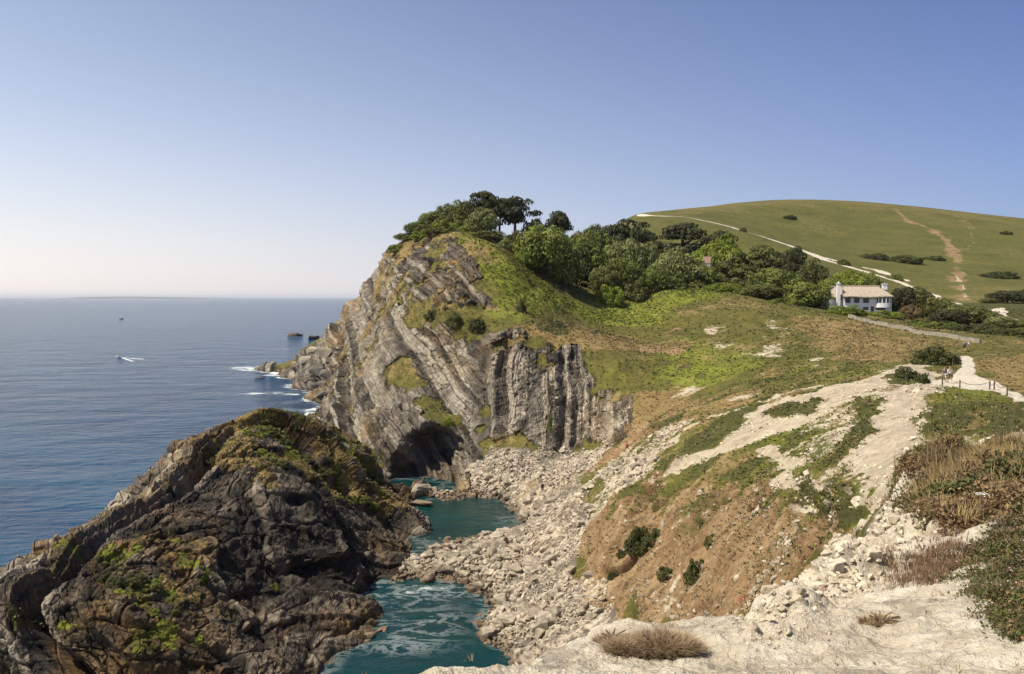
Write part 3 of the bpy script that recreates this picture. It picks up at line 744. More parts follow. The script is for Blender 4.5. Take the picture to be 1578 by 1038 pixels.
nt.links.new(w.math('MULTIPLY', w.math('ADD', gz.outputs[0], gz.outputs[1]), 0.30), jv.inputs[1]); nt.links.new(w.math('MULTIPLY', gz.outputs[2], 0.34), jv.inputs[2])
vor = w.n('ShaderNodeTexVoronoi', feature='DISTANCE_TO_EDGE'); nt.links.new(jv.outputs[0], vor.inputs['Vector']); vor.inputs['Scale'].default_value = 1.0
hasbed = w.ss(w.math('ABSOLUTE', bc_), 0.0, 0.02)
isrock = w.math('MULTIPLY', isrock, hasbed)
joint = w.math('MULTIPLY', w.ss(vor.outputs['Distance'], 0.0, 0.07), isrock)
hgt = w.math('ADD', w.math('MULTIPLY', joint, 0.55), w.math('ADD', w.math('MULTIPLY_ADD', nM, 0.8, w.math('MULTIPLY', nS, 0.45)), w.math('MULTIPLY', w.math('MULTIPLY', lam, isrock), 0.9)))
nt.links.new(w.bump(hgt, 0.9, 0.6), bsdf.inputs['Normal'])

# ------------------------------------------------------------------ split the ground into its landforms
cls = np.zeros(len(pos), np.int8)                  # 0 hillside
cls[headl > 0.5] = 1
cls[(Y > 118) & (U < 0.14)] = 1
cls[beach > 0.5] = 2
cls[(Z < -0.4) & (farhill < 0.5)] = 6
cls[stack > 0.5] = 3
cls[farhill > 0.5] = 4
cls[path > 0.5] = 5
cls[chalkpath > 0.5] = 7
ci = np.arange(NA * NR).reshape(NA, NR)
quads = np.stack([ci[:-1, :-1], ci[1:, :-1], ci[1:, 1:], ci[:-1, 1:]], -1).reshape(-1, 4)
qc = cls[quads[:, 0]]
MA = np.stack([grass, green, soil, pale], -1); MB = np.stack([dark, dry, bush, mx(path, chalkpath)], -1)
def land(name, k):
    q = quads[qc == k]
    if len(q) == 0: return
    used, inv = np.unique(q, return_inverse=True)
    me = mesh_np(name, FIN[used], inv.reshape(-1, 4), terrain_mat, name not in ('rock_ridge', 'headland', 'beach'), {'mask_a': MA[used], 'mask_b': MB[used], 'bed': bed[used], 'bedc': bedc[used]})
    return tag(link(name, me), kind='structure')
for k_, nm_ in enumerate(('hillside', 'headland', 'beach', 'rock_ridge', 'far_hill', 'path', 'seabed', 'chalk_track')):
    land(nm_, k_)
FG = FIN.reshape(NA, NR, 3)
print('terrain', len(pos))

# ------------------------------------------------------------------ the sea and the two pools
def sea_material(name, deep, mid, foam_amount, foam_scale, rough, sea=False):
    m, nt, b = new_mat(name)
    w = NB(nt)
    geo = w.n('ShaderNodeNewGeometry').outputs['Position']
    sx = w.n('ShaderNodeMapping'); nt.links.new(geo, sx.inputs[0]); sx.inputs['Rotation'].default_value = (0, 0, 0.5); sx.inputs['Scale'].default_value = (0.55, 1.0, 1.0)
    v = sx.outputs[0]
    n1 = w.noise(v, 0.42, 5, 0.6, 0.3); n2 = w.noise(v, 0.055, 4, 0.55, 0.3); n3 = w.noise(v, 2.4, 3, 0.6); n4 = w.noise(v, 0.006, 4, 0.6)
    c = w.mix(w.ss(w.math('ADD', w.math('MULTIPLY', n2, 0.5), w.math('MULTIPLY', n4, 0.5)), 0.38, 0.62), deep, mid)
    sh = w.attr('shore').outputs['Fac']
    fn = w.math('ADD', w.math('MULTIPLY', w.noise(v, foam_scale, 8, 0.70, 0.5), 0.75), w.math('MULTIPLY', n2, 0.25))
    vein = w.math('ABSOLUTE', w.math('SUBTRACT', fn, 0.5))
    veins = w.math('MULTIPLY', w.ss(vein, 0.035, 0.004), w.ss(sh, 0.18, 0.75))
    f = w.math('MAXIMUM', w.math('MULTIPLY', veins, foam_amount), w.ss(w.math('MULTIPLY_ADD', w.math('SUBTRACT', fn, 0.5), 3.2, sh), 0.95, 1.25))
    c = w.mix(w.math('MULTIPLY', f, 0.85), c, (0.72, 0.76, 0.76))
    nt.links.new(c, b.inputs['Base Color'])
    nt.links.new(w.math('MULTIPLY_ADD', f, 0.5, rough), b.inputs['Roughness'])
    b.inputs['IOR'].default_value = 1.2 if sea else 1.33
    b.inputs['Specular IOR Level'].default_value = 0.20 if sea else 0.3
    h = w.math('ADD', w.math('MULTIPLY', n1, 1.0), w.math('ADD', w.math('MULTIPLY', n2, 3.5), w.math('MULTIPLY', n3, 0.16)))
    nt.links.new(w.bump(h, 1.0, 1.8 if sea else 0.25), b.inputs['Normal'])
    return m
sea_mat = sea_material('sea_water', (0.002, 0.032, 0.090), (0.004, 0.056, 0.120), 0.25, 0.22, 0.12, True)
pool_mat = sea_material('pool_water', (0.0015, 0.021, 0.022), (0.003, 0.038, 0.036), 0.24, 0.30, 0.10)

def water(name, us, dsv, keep, mat, foamf):
    u_, d_ = np.meshgrid(us, dsv, indexing='ij')
    x_, y_ = (u_ * d_).ravel(), d_.ravel()
    h_ = hz(np.clip(x_, -1e5, 1e5), y_)
    k = keep(x_, y_, h_).reshape(u_.shape)
    ii = np.arange(u_.size).reshape(u_.shape)
    q = np.stack([ii[:-1, :-1], ii[1:, :-1], ii[1:, 1:], ii[:-1, 1:]], -1)[k[:-1, :-1] | k[1:, 1:] | k[:-1, 1:] | k[1:, :-1]].reshape(-1, 4)
    used, inv = np.unique(q, return_inverse=True)
    P_ = np.stack([x_, y_, 0 * x_], -1)[used]
    me = mesh_np(name, P_, inv.reshape(-1, 4), mat, True, {'shore': foamf(x_, y_, h_)[used]})
    return tag(link(name, me), kind='structure')

def inpool(x, y): return (x > -24) & (x < 6) & (y < 185) & (y > 40) & ~((x < -28) & (y > 110)) & ((x > -24 + np.maximum(0, (y - 85) * 0.25)) | (y > 105))
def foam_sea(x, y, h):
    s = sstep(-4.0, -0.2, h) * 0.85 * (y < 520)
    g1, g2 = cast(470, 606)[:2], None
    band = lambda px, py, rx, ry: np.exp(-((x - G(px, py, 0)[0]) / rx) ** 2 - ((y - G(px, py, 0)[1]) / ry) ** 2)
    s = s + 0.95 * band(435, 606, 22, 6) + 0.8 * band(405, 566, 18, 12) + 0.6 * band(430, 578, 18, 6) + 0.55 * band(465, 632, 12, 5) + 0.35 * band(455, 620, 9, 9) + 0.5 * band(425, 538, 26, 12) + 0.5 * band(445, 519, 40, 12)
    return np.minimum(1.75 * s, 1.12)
def foam_pool(x, y, h):
    band = lambda px, py, rx, ry: np.exp(-((x - G(px, py, 0)[0]) / rx) ** 2 - ((y - G(px, py, 0)[1]) / ry) ** 2)
    s = 0.34 * sstep(-0.7, 0.1, h) + 0.40 * band(640, 910, 8, 3.0) + 0.4 * band(690, 905, 5, 3) + 0.42 * band(610, 995, 4, 2.5) + 0.45 * band(660, 960, 5, 6) + 0.4 * band(785, 800, 3, 5) + 0.20 + 0.3 * band(600, 925, 4, 3)
    return np.minimum(s, 1)
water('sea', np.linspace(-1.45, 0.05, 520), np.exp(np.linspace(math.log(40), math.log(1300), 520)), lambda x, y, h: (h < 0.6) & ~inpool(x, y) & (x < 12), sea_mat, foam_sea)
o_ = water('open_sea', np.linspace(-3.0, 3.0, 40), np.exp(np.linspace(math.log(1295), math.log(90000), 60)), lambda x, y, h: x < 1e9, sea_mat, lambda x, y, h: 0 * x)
o_.location.z = -0.02
water('pool_water', np.linspace(-0.32, 0.06, 300), np.exp(np.linspace(math.log(38), math.log(185), 440)), lambda x, y, h: (h < 0.9) & inpool(x, y), pool_mat, foam_pool).location.z = 0.03

# faint coast on the horizon
r_ = np.random.default_rng(2)
V_, Q_ = [], []
for i in range(61):
    t = i / 60; x_ = -14500 + 5200 * t; h_ = 75 * math.sin(math.pi * t) ** 0.6 * (0.75 + 0.25 * math.sin(5 * t + 1)) + 1
    V_ += [(x_, 27000, -5), (x_, 27400, h_ * .9), (x_, 28200, h_), (x_, 29500, -5)]
for i in range(60):
    for j in range(3): Q_.append((i * 4 + j, (i + 1) * 4 + j, (i + 1) * 4 + j + 1, i * 4 + j + 1))
cm, cnt, cb = new_mat('distant_land'); cb.inputs['Base Color'].default_value = (0.10, 0.11, 0.06, 1); cb.inputs['Roughness'].default_value = 0.9
tag(link('distant_hills', mesh_np('distant_hills', np.array(V_, float), np.array(Q_), cm, True)), kind='structure')

# sea air: a thin even haze that far things fade into
haze_m = bpy.data.materials.new('haze'); haze_m.use_nodes = True
hn = haze_m.node_tree
hn.nodes.remove(hn.nodes['Principled BSDF'])
pv = hn.nodes.new('ShaderNodeVolumePrincipled')
pv.inputs['Color'].default_value = (0.86, 0.91, 1.0, 1)
pv.inputs['Density'].default_value = 0.000022
pv.inputs['Anisotropy'].default_value = 0.0
hn.links.new(pv.outputs[0], hn.nodes['Material Output'].inputs['Volume'])
hb = np.array([(-40000, -200, -30), (40000, -200, -30), (40000, 95000, -30), (-40000, 95000, -30), (-40000, -200, 170), (40000, -200, 170), (40000, 95000, 170), (-40000, 95000, 170)], float)
tag(link('haze', mesh_np('haze', hb, np.array([(0, 3, 2, 1), (4, 5, 6, 7), (0, 1, 5, 4), (1, 2, 6, 5), (2, 3, 7, 6), (3, 0, 4, 7)]), haze_m, False)), kind='stuff')

# ------------------------------------------------------------------ placing things on the finished ground
def gidx(x, y):
    x, y = np.atleast_1d(np.asarray(x, float)), np.atleast_1d(np.asarray(y, float))
    c = np.clip(np.searchsorted(au, x / y), 1, NA - 1)
    c = np.where(np.abs(au[c - 1] - x / y) < np.abs(au[c] - x / y), c - 1, c)
    ly = np.log(y)
    r = np.array([np.searchsorted(VV[a], b) for a, b in zip(c, ly)])
    return c * NR + np.clip(r, 1, NR - 1)
def ground(x, y):
    return float(FIN[gidx(x, y)[0], 2])
def flat_mat(name, c, rough=0.8, spec=0.3, var=0.0, scale=3.0):
    m, nt, b = new_mat(name)
    b.inputs['Roughness'].default_value = rough; b.inputs['Specular IOR Level'].default_value = spec
    if var:
        w = NB(nt)
        tcn = w.n('ShaderNodeTexCoord').outputs['Object']
        f = w.noise(tcn, scale, 6, 0.65)
        nt.links.new(w.ramp(f, [(0.3, tuple(v * (1 - var) for v in c)), (0.7, tuple(min(1, v * (1 + var)) for v in c))]), b.inputs['Base Color'])
    else:
        b.inputs['Base Color'].default_value = (*c, 1)
    return m

# --- stones
def stone_material(name, lo, mid, hi, spread=0.25):
    m, nt, b = new_mat(name)
    w = NB(nt)
    p = w.n('ShaderNodeNewGeometry').outputs['Position']
    n = w.noise(p, 2.2, 7, 0.7)
    c = w.ramp(n, [(0.3, lo), (0.5, mid), (0.7, hi)])
    t = w.attr('tint').outputs['Fac']
    oi = w.n('ShaderNodeObjectInfo').outputs['Random']
    v = w.math('MULTIPLY_ADD', w.math('ADD', t, oi), spread, 1.0 - spread)
    mul = w.n('ShaderNodeMix', data_type='RGBA', blend_type='MULTIPLY'); mul.inputs[0].default_value = 1
    cc = w.n('ShaderNodeCombineColor')
    for i in range(3): nt.links.new(v, cc.inputs[i])
    nt.links.new(c, mul.inputs[6]); nt.links.new(cc.outputs[0], mul.inputs[7])
    z = w.n('ShaderNodeSeparateXYZ'); nt.links.new(p, z.inputs[0])
    wet = w.math('MULTIPLY', w.ss(w.math('MULTIPLY_ADD', n, 0.8, z.outputs[2]), 1.75, 0.75), 0.75)
    nt.links.new(w.mix(wet, mul.outputs[2], (0.10, 0.06, 0.032)), b.inputs['Base Color'])
    b.inputs['Roughness'].default_value = 0.9; b.inputs['Specular IOR Level'].default_value = 0.2
    nt.links.new(w.bump(n, 0.5, 0.12), b.inputs['Normal'])
    return m
stone_mat = stone_material('beach_stone', (0.18, 0.148, 0.108), (0.345, 0.293, 0.22), (0.50, 0.44, 0.345), 0.36)
cream_mat = stone_material('cream_stone', (0.30, 0.24, 0.16), (0.52, 0.45, 0.34), (0.68, 0.61, 0.48), 0.2)
grey_mat = stone_material('dark_stone', (0.06, 0.052, 0.045), (0.13, 0.115, 0.10), (0.26, 0.23, 0.20), 0.2)

import bmesh
def hull_rock(seed, n=18, sub=False):
    r = np.random.default_rng(seed)
    p = r.normal(size=(n, 3)); p /= np.linalg.norm(p, axis=1, keepdims=True)
    p = np.sign(p) * np.abs(p) ** 0.75
    p *= r.uniform(0.75, 1.05, (n, 1)) * np.array([1.0, r.uniform(0.65, 0.95), r.uniform(0.5, 0.75)])
    bm = bmesh.new()
    for q in p: bm.verts.new(q)
    res = bmesh.ops.convex_hull(bm, input=bm.verts)
    bmesh.ops.delete(bm, geom=[v for v in bm.verts if not v.link_faces], context='VERTS')
    if sub:
        bmesh.ops.bevel(bm, geom=list(bm.edges), offset=0.07, segments=1, affect='EDGES', clamp_overlap=True)
        bmesh.ops.subdivide_edges(bm, edges=list(bm.edges), cuts=1, use_grid_fill=True)
        bmesh.ops.triangulate(bm, faces=list(bm.faces))
        co = np.array([v.co for v in bm.verts], np.float32)
        d = 0.10 * fbm(co + seed, 0.5, 3)
        for v, k in zip(bm.verts, d): v.co += v.co.normalized() * float(k)
    bmesh.ops.triangulate(bm, faces=list(bm.faces))
    bm.normal_update()
    bm.verts.index_update()
    V = np.array([v.co for v in bm.verts], np.float32); T = np.array([[v.index for v in f.verts] for f in bm.faces], np.int32)
    bm.free()
    return V, T
small_rocks = [hull_rock(k, 14) for k in range(14)]
big_meshes = [mesh_np('boulder', *hull_rock(100 + k, 20, True), None, False) for k in range(10)]

def rotm(r, flat=0.5):
    a, b, c = r.uniform(0, 6.28), r.normal() * flat, r.normal() * flat
    ca, sa, cb, sb, cc, sc = math.cos(a), math.sin(a), math.cos(b), math.sin(b), math.cos(c), math.sin(c)
    return (np.array([[ca, -sa, 0], [sa, ca, 0], [0, 0, 1]]) @ np.array([[1, 0, 0], [0, cb, -sb], [0, sb, cb]]) @ np.array([[cc, 0, sc], [0, 1, 0], [-sc, 0, cc]])).astype(np.float32)

def scatter_stones(name, xyz, size, mat, seed, label, cat='stones'):
    r = np.random.default_rng(seed)
    Vs, Ts, tint, off = [], [], [], 0
    for (x, y, z), s in zip(xyz, size):
        v, t = small_rocks[r.integers(len(small_rocks))]
        q = (v * s) @ rotm(r).T
        q = q + np.array([x, y, z + s * 0.22], np.float32)
        Vs.append(q); Ts.append(t + off); off += len(v)
        tint.append(np.full(len(t), r.uniform(0, 1), np.float32))
    me = mesh_np(name, np.concatenate(Vs), np.concatenate(Ts), mat, False, None, {'tint': np.concatenate(tint)})
    return tag(link(name, me), label, cat, kind='stuff')

def boulder(name, x, y, z, s, mat, label, group=None, k=None, cat='boulder', sc=(1, 1, 1), rz=None, sink=0.25):
    me = big_meshes[k if k is not None else random.randrange(10)]
    if not me.materials: me.materials.append(stone_mat)
    o = link(name, me, None, (x, y, z + s * sc[2] * (0.5 - sink) * 0.8), rz if rz is not None else random.uniform(0, 6.28), (s * sc[0], s * sc[1], s * sc[2]))
    if mat is not stone_mat:
        o.material_slots[0].link = 'OBJECT'; o.material_slots[0].material = mat
    return tag(o, label, cat, group)

# sample beach and scree points
bflag, sflag = beach, scree
r_ = np.random.default_rng(5)
n_try = 60000
bx = r_.uniform(-20, 30, n_try); by = r_.uniform(76, 172, n_try)
bi = gidx(bx, by)
bm_ = bflag[bi]; bs_ = sflag[bi]; zb = FIN[bi, 2]
patch_ = fbm(np.stack([bx, by, 0 * bx], -1).astype(np.float32), 7, 3)
keep = ((bm_ > 0.4) & (r_.uniform(size=n_try) < 0.75 + 0.25 * patch_)) | ((bs_ > 0.4) & (r_.uniform(size=n_try) < 0.35))
keep &= (zb > -0.35)
bx, by, zb, bm_, patch_ = bx[keep], by[keep], zb[keep], bm_[keep], patch_[keep]
bsz = np.clip(np.exp(r_.normal(-1.92, 0.70, len(bx)) + 0.35 * patch_), 0.06, 1.05)
bsz *= 0.75 + 0.5 * (zb < 3.2)
order = np.argsort(-bsz / by)
nb = 296
for k in order[:nb]:
    boulder('boulder', bx[k], by[k], zb[k], float(bsz[k]), stone_mat, 'pale grey limestone boulder lying among the stones of the cove beach', 'boulders on the cove beach')
rest = order[nb:15000]
scatter_stones('shingle', np.stack([bx, by, zb], -1)[rest], bsz[rest], stone_mat, 8, 'countless pale grey stones covering the cove beach', 'stones')
def at(px, py, dmin=0.0):
    g = cast(px, py, dmin); return g[0], g[1], ground(g[0], g[1])
x, y, z = at(775, 930); boulder('boulder', x, y, z, 1.25, stone_mat, 'largest boulder on the beach, blocky and grey, right of the lower pool', None, 3, sc=(1.1, .9, 1.15))
x, y, z = at(855, 916); boulder('boulder', x, y, z, 1.05, stone_mat, 'flat-topped boulder on the beach right of the largest boulder', None, 5, sc=(1.1, .9, .7))
x, y, z = at(800, 935); boulder('boulder', x, y, z, 0.75, stone_mat, 'small dark-sided boulder touching the largest boulder on its right', None, 6)
for px, py, s, lab, sc in ((650, 762, 2.2, 'light craggy boulder standing in the mouth of the sea cave', (1, .8, 1.2)), (668, 757, 1.4, 'rounded boulder right behind the craggy one at the sea cave', (1.2, .8, .9)),
                       (648, 777, 2.0, 'low pale slab at the left corner of the upper pool', (1.3, .8, .5)), (700, 757, 1.1, 'brown wet rock on the far shore of the upper pool', (1.5, .8, .6)), (725, 755, 1.2, 'rusty brown block at the far right corner of the upper pool', (1.1, .9, .8))):
    g = G(px, py, 0.2); boulder('boulder', g[0], g[1], 0.1, s, stone_mat, lab, None, None, sc=sc)
# rocks in the open sea
for px, py, wpx, hpx, lab in ((456, 518, 25, 12, 'dark domed rock standing in the sea off the headland, the farther left of two'), (482, 523, 21, 12, 'pointed dark rock in the sea between the domed rock and the headland'),
                              (400, 583, 16, 4, 'low black rock awash left of the headland tip'), (433, 577, 14, 5, 'small black rock awash close under the headland ledge'), (425, 565, 26, 8, 'flat brown reef at the seaward tip of the headland')):
    g = G(px, py, 0); s = wpx / F * g[1] * 0.55
    boulder('sea_rock', g[0], g[1], -0.3, s, grey_mat, lab, None, {456: 2, 482: 4}.get(px), 'rock', (1, .7, hpx / wpx * 1.5), 0.3)
# ledges and fallen blocks at the foot of the headland
r_ = np.random.default_rng(17)
for px, py, wpx in ((445, 572, 22), (462, 566, 26), (478, 556, 30), (470, 575, 24), (490, 570, 34), (495, 590, 30), (508, 578, 36), (480, 588, 22), (462, 584, 20), (500, 605, 20), (493, 628, 16), (505, 545, 34), (486, 540, 26), (512, 610, 22), (497, 645, 14)):
    g = cast(px, py); s = wpx / F * g[1] * 0.6
    boulder('sea_rock', g[0], g[1], ground(g[0], g[1]) - 0.3 * s, s, grey_mat if py > 560 else stone_mat, 'fallen block of rock at the foot of the headland by the sea', 'blocks at the foot of the headland', None, 'rock', (1.1, .8, .75))

# ------------------------------------------------------------------ foliage
def leaf_material(name, dark, lightc, trans=0.0, up=False):
    m, nt, b = new_mat(name)
    w = NB(nt)
    t = w.attr('tint').outputs['Fac']
    oi = w.n('ShaderNodeObjectInfo').outputs['Random']
    f = w.math('MULTIPLY_ADD', oi, 0.25, w.math('MULTIPLY', t, 0.8))
    nt.links.new(w.mix(f, dark, lightc), b.inputs['Base Color'])
    b.inputs['Roughness'].default_value = 0.6; b.inputs['Specular IOR Level'].default_value = 0.25
    if up:        # blades catch the light of the sky above them, whichever way they face
        gn = w.n('ShaderNodeNewGeometry').outputs['Normal']
        va = w.n('ShaderNodeVectorMath', operation='MULTIPLY_ADD'); nt.links.new(gn, va.inputs[0]); va.inputs[1].default_value = (.45, .45, .45); va.inputs[2].default_value = (0, 0, 1)
        vn = w.n('ShaderNodeVectorMath', operation='NORMALIZE'); nt.links.new(va.outputs[0], vn.inputs[0]); nt.links.new(vn.outputs[0], b.inputs['Normal'])
    if trans:
        tr = nt.nodes.new('ShaderNodeBsdfTranslucent'); nt.links.new(w.mix(f, dark, lightc), tr.inputs['Color'])
        ms = nt.nodes.new('ShaderNodeMixShader'); ms.inputs[0].default_value = trans
        out = nt.nodes['Material Output']
        nt.links.new(b.outputs[0], ms.inputs[1]); nt.links.new(tr.outputs[0], ms.inputs[2]); nt.links.new(ms.outputs[0], out.inputs['Surface'])
    return m
LEAF = {
    'mid': leaf_material('leaves_mid', (0.034, 0.050, 0.009), (0.225, 0.260, 0.048), 0.2),
    'bright': leaf_material('leaves_bright', (0.095, 0.125, 0.014), (0.250, 0.300, 0.042), 0.25),
    'blue': leaf_material('leaves_grey_green', (0.040, 0.054, 0.015), (0.280, 0.305, 0.098), 0.2),
    'dark': leaf_material('needles_dark', (0.018, 0.022, 0.008), (0.075, 0.078, 0.026), 0.1),
    'olive': leaf_material('leaves_olive', (0.030, 0.037, 0.009), (0.170, 0.175, 0.044), 0.15),
    'brown': leaf_material('leaves_brown', (0.060, 0.042, 0.020), (0.200, 0.140, 0.060), 0.1),
    'gorse': leaf_material('gorse', (0.024, 0.030, 0.008), (0.105, 0.112, 0.030), 0.15),
}
bark = flat_mat('bark', (0.075, 0.058, 0.044), 0.9, 0.1, 0.4, 2.0)

def leaf_quads(cent, nor, size, r, fold=0.0, aspect=1.7):
    n = len(cent)
    a = r.normal(size=(n, 3)); a -= (a * nor).sum(1, keepdims=True) * nor; a /= np.linalg.norm(a, axis=1, keepdims=True) + 1e-9
    b = np.cross(nor, a)
    s = size[:, None]
    v = np.stack([cent - a * s * aspect * 0.5, cent + b * s * 0.5 + nor * s * fold, cent + a * s * aspect * 0.5, cent - b * s * 0.5 + nor * s * fold], 1)
    q = np.arange(4 * n).reshape(n, 4)
    return v.reshape(-1, 3), q

def cloud(seed, clumps, per, lsize):
    """leaf faces spread through a set of clumps (x,y,z,r,squash)"""
    r = np.random.default_rng(seed)
    C, N, S, T = [], [], [], []
    for (x, y, z, rad, sq) in clumps:
        n = max(20, int(per * (rad / 0.25) ** 1.6))
        d = r.normal(size=(n, 3)); d /= np.linalg.norm(d, axis=1, keepdims=True)
        d[:, 2] = np.where(d[:, 2] < -0.45, -d[:, 2], d[:, 2])
        lump = 1 + 0.22 * fbm((d * 1.0 + r.uniform(0, 50)).astype(np.float32), 0.45, 2)
        rr = rad * lump * r.uniform(0.72, 1.06, n) ** 0.6
        c = np.stack([x + d[:, 0] * rr, y + d[:, 1] * rr, z + d[:, 2] * rr * sq], -1)
        nn = d + np.array([-0.06, 0, 0.32]) + r.normal(size=(n, 3)) * 0.42; nn /= np.linalg.norm(nn, axis=1, keepdims=True)
        C.append(c); N.append(nn); S.append(lsize * r.uniform(0.7, 1.4, n)); T.append(np.clip(r.uniform(0.0, 0.62) + r.uniform(0, 0.38, n), 0, 1))
    v, q = leaf_quads(np.concatenate(C), np.concatenate(N), np.concatenate(S), r, 0.10, 1.3)
    return v, q, np.concatenate(T)

def tube(path, radii, k=7):
    path = np.asarray(path, float); V, Fq = [], []
    for i, p in enumerate(path):
        t = path[min(i + 1, len(path) - 1)] - path[max(i - 1, 0)]; t /= np.linalg.norm(t) + 1e-9
        a = np.cross(t, [0.31, 0.95, 0.1]); a /= np.linalg.norm(a); b = np.cross(t, a)
        for j in range(k):
            an = 2 * math.pi * j / k
            V.append(p + radii[i] * (math.cos(an) * a + math.sin(an) * b))
    for i in range(len(path) - 1):
        for j in range(k):
            Fq.append([i * k + j, i * k + (j + 1) % k, (i + 1) * k + (j + 1) % k, (i + 1) * k + j])
    return np.array(V), np.array(Fq)
def merge(parts):
    V, Q, off = [], [], 0
    for v, q in parts:
        V.append(v); Q.append(np.asarray(q) + off); off += len(v)
    return np.concatenate(V), np.concatenate(Q)

def crown_clumps(kind, seed):
    r = np.random.default_rng(seed); out = []
    if kind == 'broad':          # heap of round clumps, crown from z 0.12 to 1, radius 1
        for k in range(46):
            u = (k + 0.5) / 46; zz = 1 - 1.85 * u; th = 2.4 * k + r.uniform(-.3, .3)
            rad = math.sqrt(max(0, 1 - zz * zz)) * r.uniform(0.68, 0.86)
            out.append((rad * math.cos(th), rad * math.sin(th), 0.47 + 0.41 * zz * r.uniform(.82, 1.04), r.uniform(0.17, 0.34), 0.55))
        out += [(r.uniform(-.4, .4), r.uniform(-.4, .4), r.uniform(.3, .7), .38, .7) for _ in range(6)]
    elif kind == 'flat':         # spreading dark conifer: flat plates
        for k in range(44):
            zz = r.uniform(0.25, 1.0); th = r.uniform(0, 6.28); rad = r.uniform(0.15, 1.0) * (1.0 - 0.35 * abs(zz - 0.55)) * (1 if zz < .8 else .7)
            out.append((rad * math.cos(th), rad * math.sin(th), zz * 0.93 - 0.16 * rad ** 2, r.uniform(0.18, 0.32), 0.30))
    elif kind == 'pine':         # high umbrella crown on a bare stem
        for k in range(36):
            zz = r.uniform(0.62, 0.98); th = r.uniform(0, 6.28); rad = r.uniform(0.1, 0.95) * (1.15 - 0.6 * abs(zz - 0.80) / .22)
            out.append((rad * math.cos(th), rad * math.sin(th), zz - 0.04 * rad, r.uniform(0.18, 0.30), 0.24))
    elif kind == 'shrub':        # to the ground
        for k in range(34):
            th = r.uniform(0, 6.28); rad = math.sqrt(r.uniform(0, 1)) * 0.85
            out.append((rad * math.cos(th), rad * math.sin(th), (0.72 * math.sqrt(max(0.05, 1 - rad ** 2)) * r.uniform(.25, 1.05)) + .02, r.uniform(0.16, 0.28), 0.75))
        for k in range(20):
            th = k * 0.314 + r.uniform(-.1, .1); rad = r.uniform(.62, .95); out.append((rad * math.cos(th), rad * math.sin(th), r.uniform(0.0, 0.16), r.uniform(.16, .24), 0.9))
    return out
def trunk_mesh(kind, seed):
    r = np.random.default_rng(seed + 900)
    parts = []
    top = {'broad': 0.62, 'flat': 0.75, 'pine': 0.9, 'shrub': 0.4}[kind]
    w0 = {'broad': 0.075, 'flat': 0.07, 'pine': 0.075, 'shrub': 0.04}[kind]
    bx_, by_ = r.uniform(-.08, .08, 2)
    main = [(0, 0, -0.12), (bx_ * .3, by_ * .3, top * .35), (bx_, by_, top * .7), (bx_ * 1.3, by_ * 1.3, top)]
    parts.append(tube(main, [w0 * 1.25, w0, w0 * .7, w0 * .35]))
    for k in range(7 if kind != 'shrub' else 4):
        th = 2.4 * k + r.uniform(-.4, .4); z0 = top * r.uniform(.45 if kind != 'pine' else .62, .85); L = r.uniform(.4, .75)
        parts.append(tube([(bx_ * .8, by_ * .8, z0), (math.cos(th) * L * .5, math.sin(th) * L * .5, z0 + .07), (math.cos(th) * L, math.sin(th) * L, z0 + .16)], [w0 * .45, w0 * .3, w0 * .12], 5))
    v, q = merge(parts)
    return mesh_np('trunk', v, q, bark)
CROWN, TRUNK = {}, {}
for kind, per, ls, nvar in (('broad', 120, 0.052, 4), ('flat', 130, 0.046, 3), ('pine', 120, 0.045, 3), ('shrub', 130, 0.060, 4)):
    for k in range(nvar):
        v, q, t = cloud(hash(kind) % 1 + 31 * k + len(kind) * 7, crown_clumps(kind, 10 * k + len(kind)), per, ls)
        CROWN[kind, k] = mesh_np('crown', v, q, LEAF['mid'], False, None, {'tint': t})
        TRUNK[kind, k] = trunk_mesh(kind, k)
NVAR = {'broad': 4, 'flat': 3, 'pine': 3, 'shrub': 4}
def plant(name, kind, leaf, x, y, z, w_, h_, label, cat, group=None, var=None, lean=0.0):
    k = random.randrange(NVAR[kind]) if var is None else var
    o = empty(name, (x, y, z), random.uniform(0, 6.28))
    o.rotation_euler[1] = lean
    o.scale = (w_ / 2, w_ / 2, h_)
    c = link('crown' if name != 'shrub' else 'foliage', CROWN[kind, k], o)
    c.material_slots[0].link = 'OBJECT'; c.material_slots[0].material = LEAF[leaf]
    link('trunk' if name != 'shrub' else 'stem', TRUNK[kind, k], o)
    return tag(o, label, cat, group)
def tree_px(name, kind, leaf, px, top, d, wpx, label, cat='tree', group=None, base=None, minh=2.0, var=None):
    x = (px - 789) / F * d
    z = ground(x, d) - 0.3
    if base is not None: z = max(z, CAMZ + (458 - base) / F * d)
    h_ = max(minh, 0.93 * (CAMZ + (458 - top) / F * d - z))
    return plant(name, kind, leaf, x, d, z, wpx / F * d, h_, label, cat, group, var)

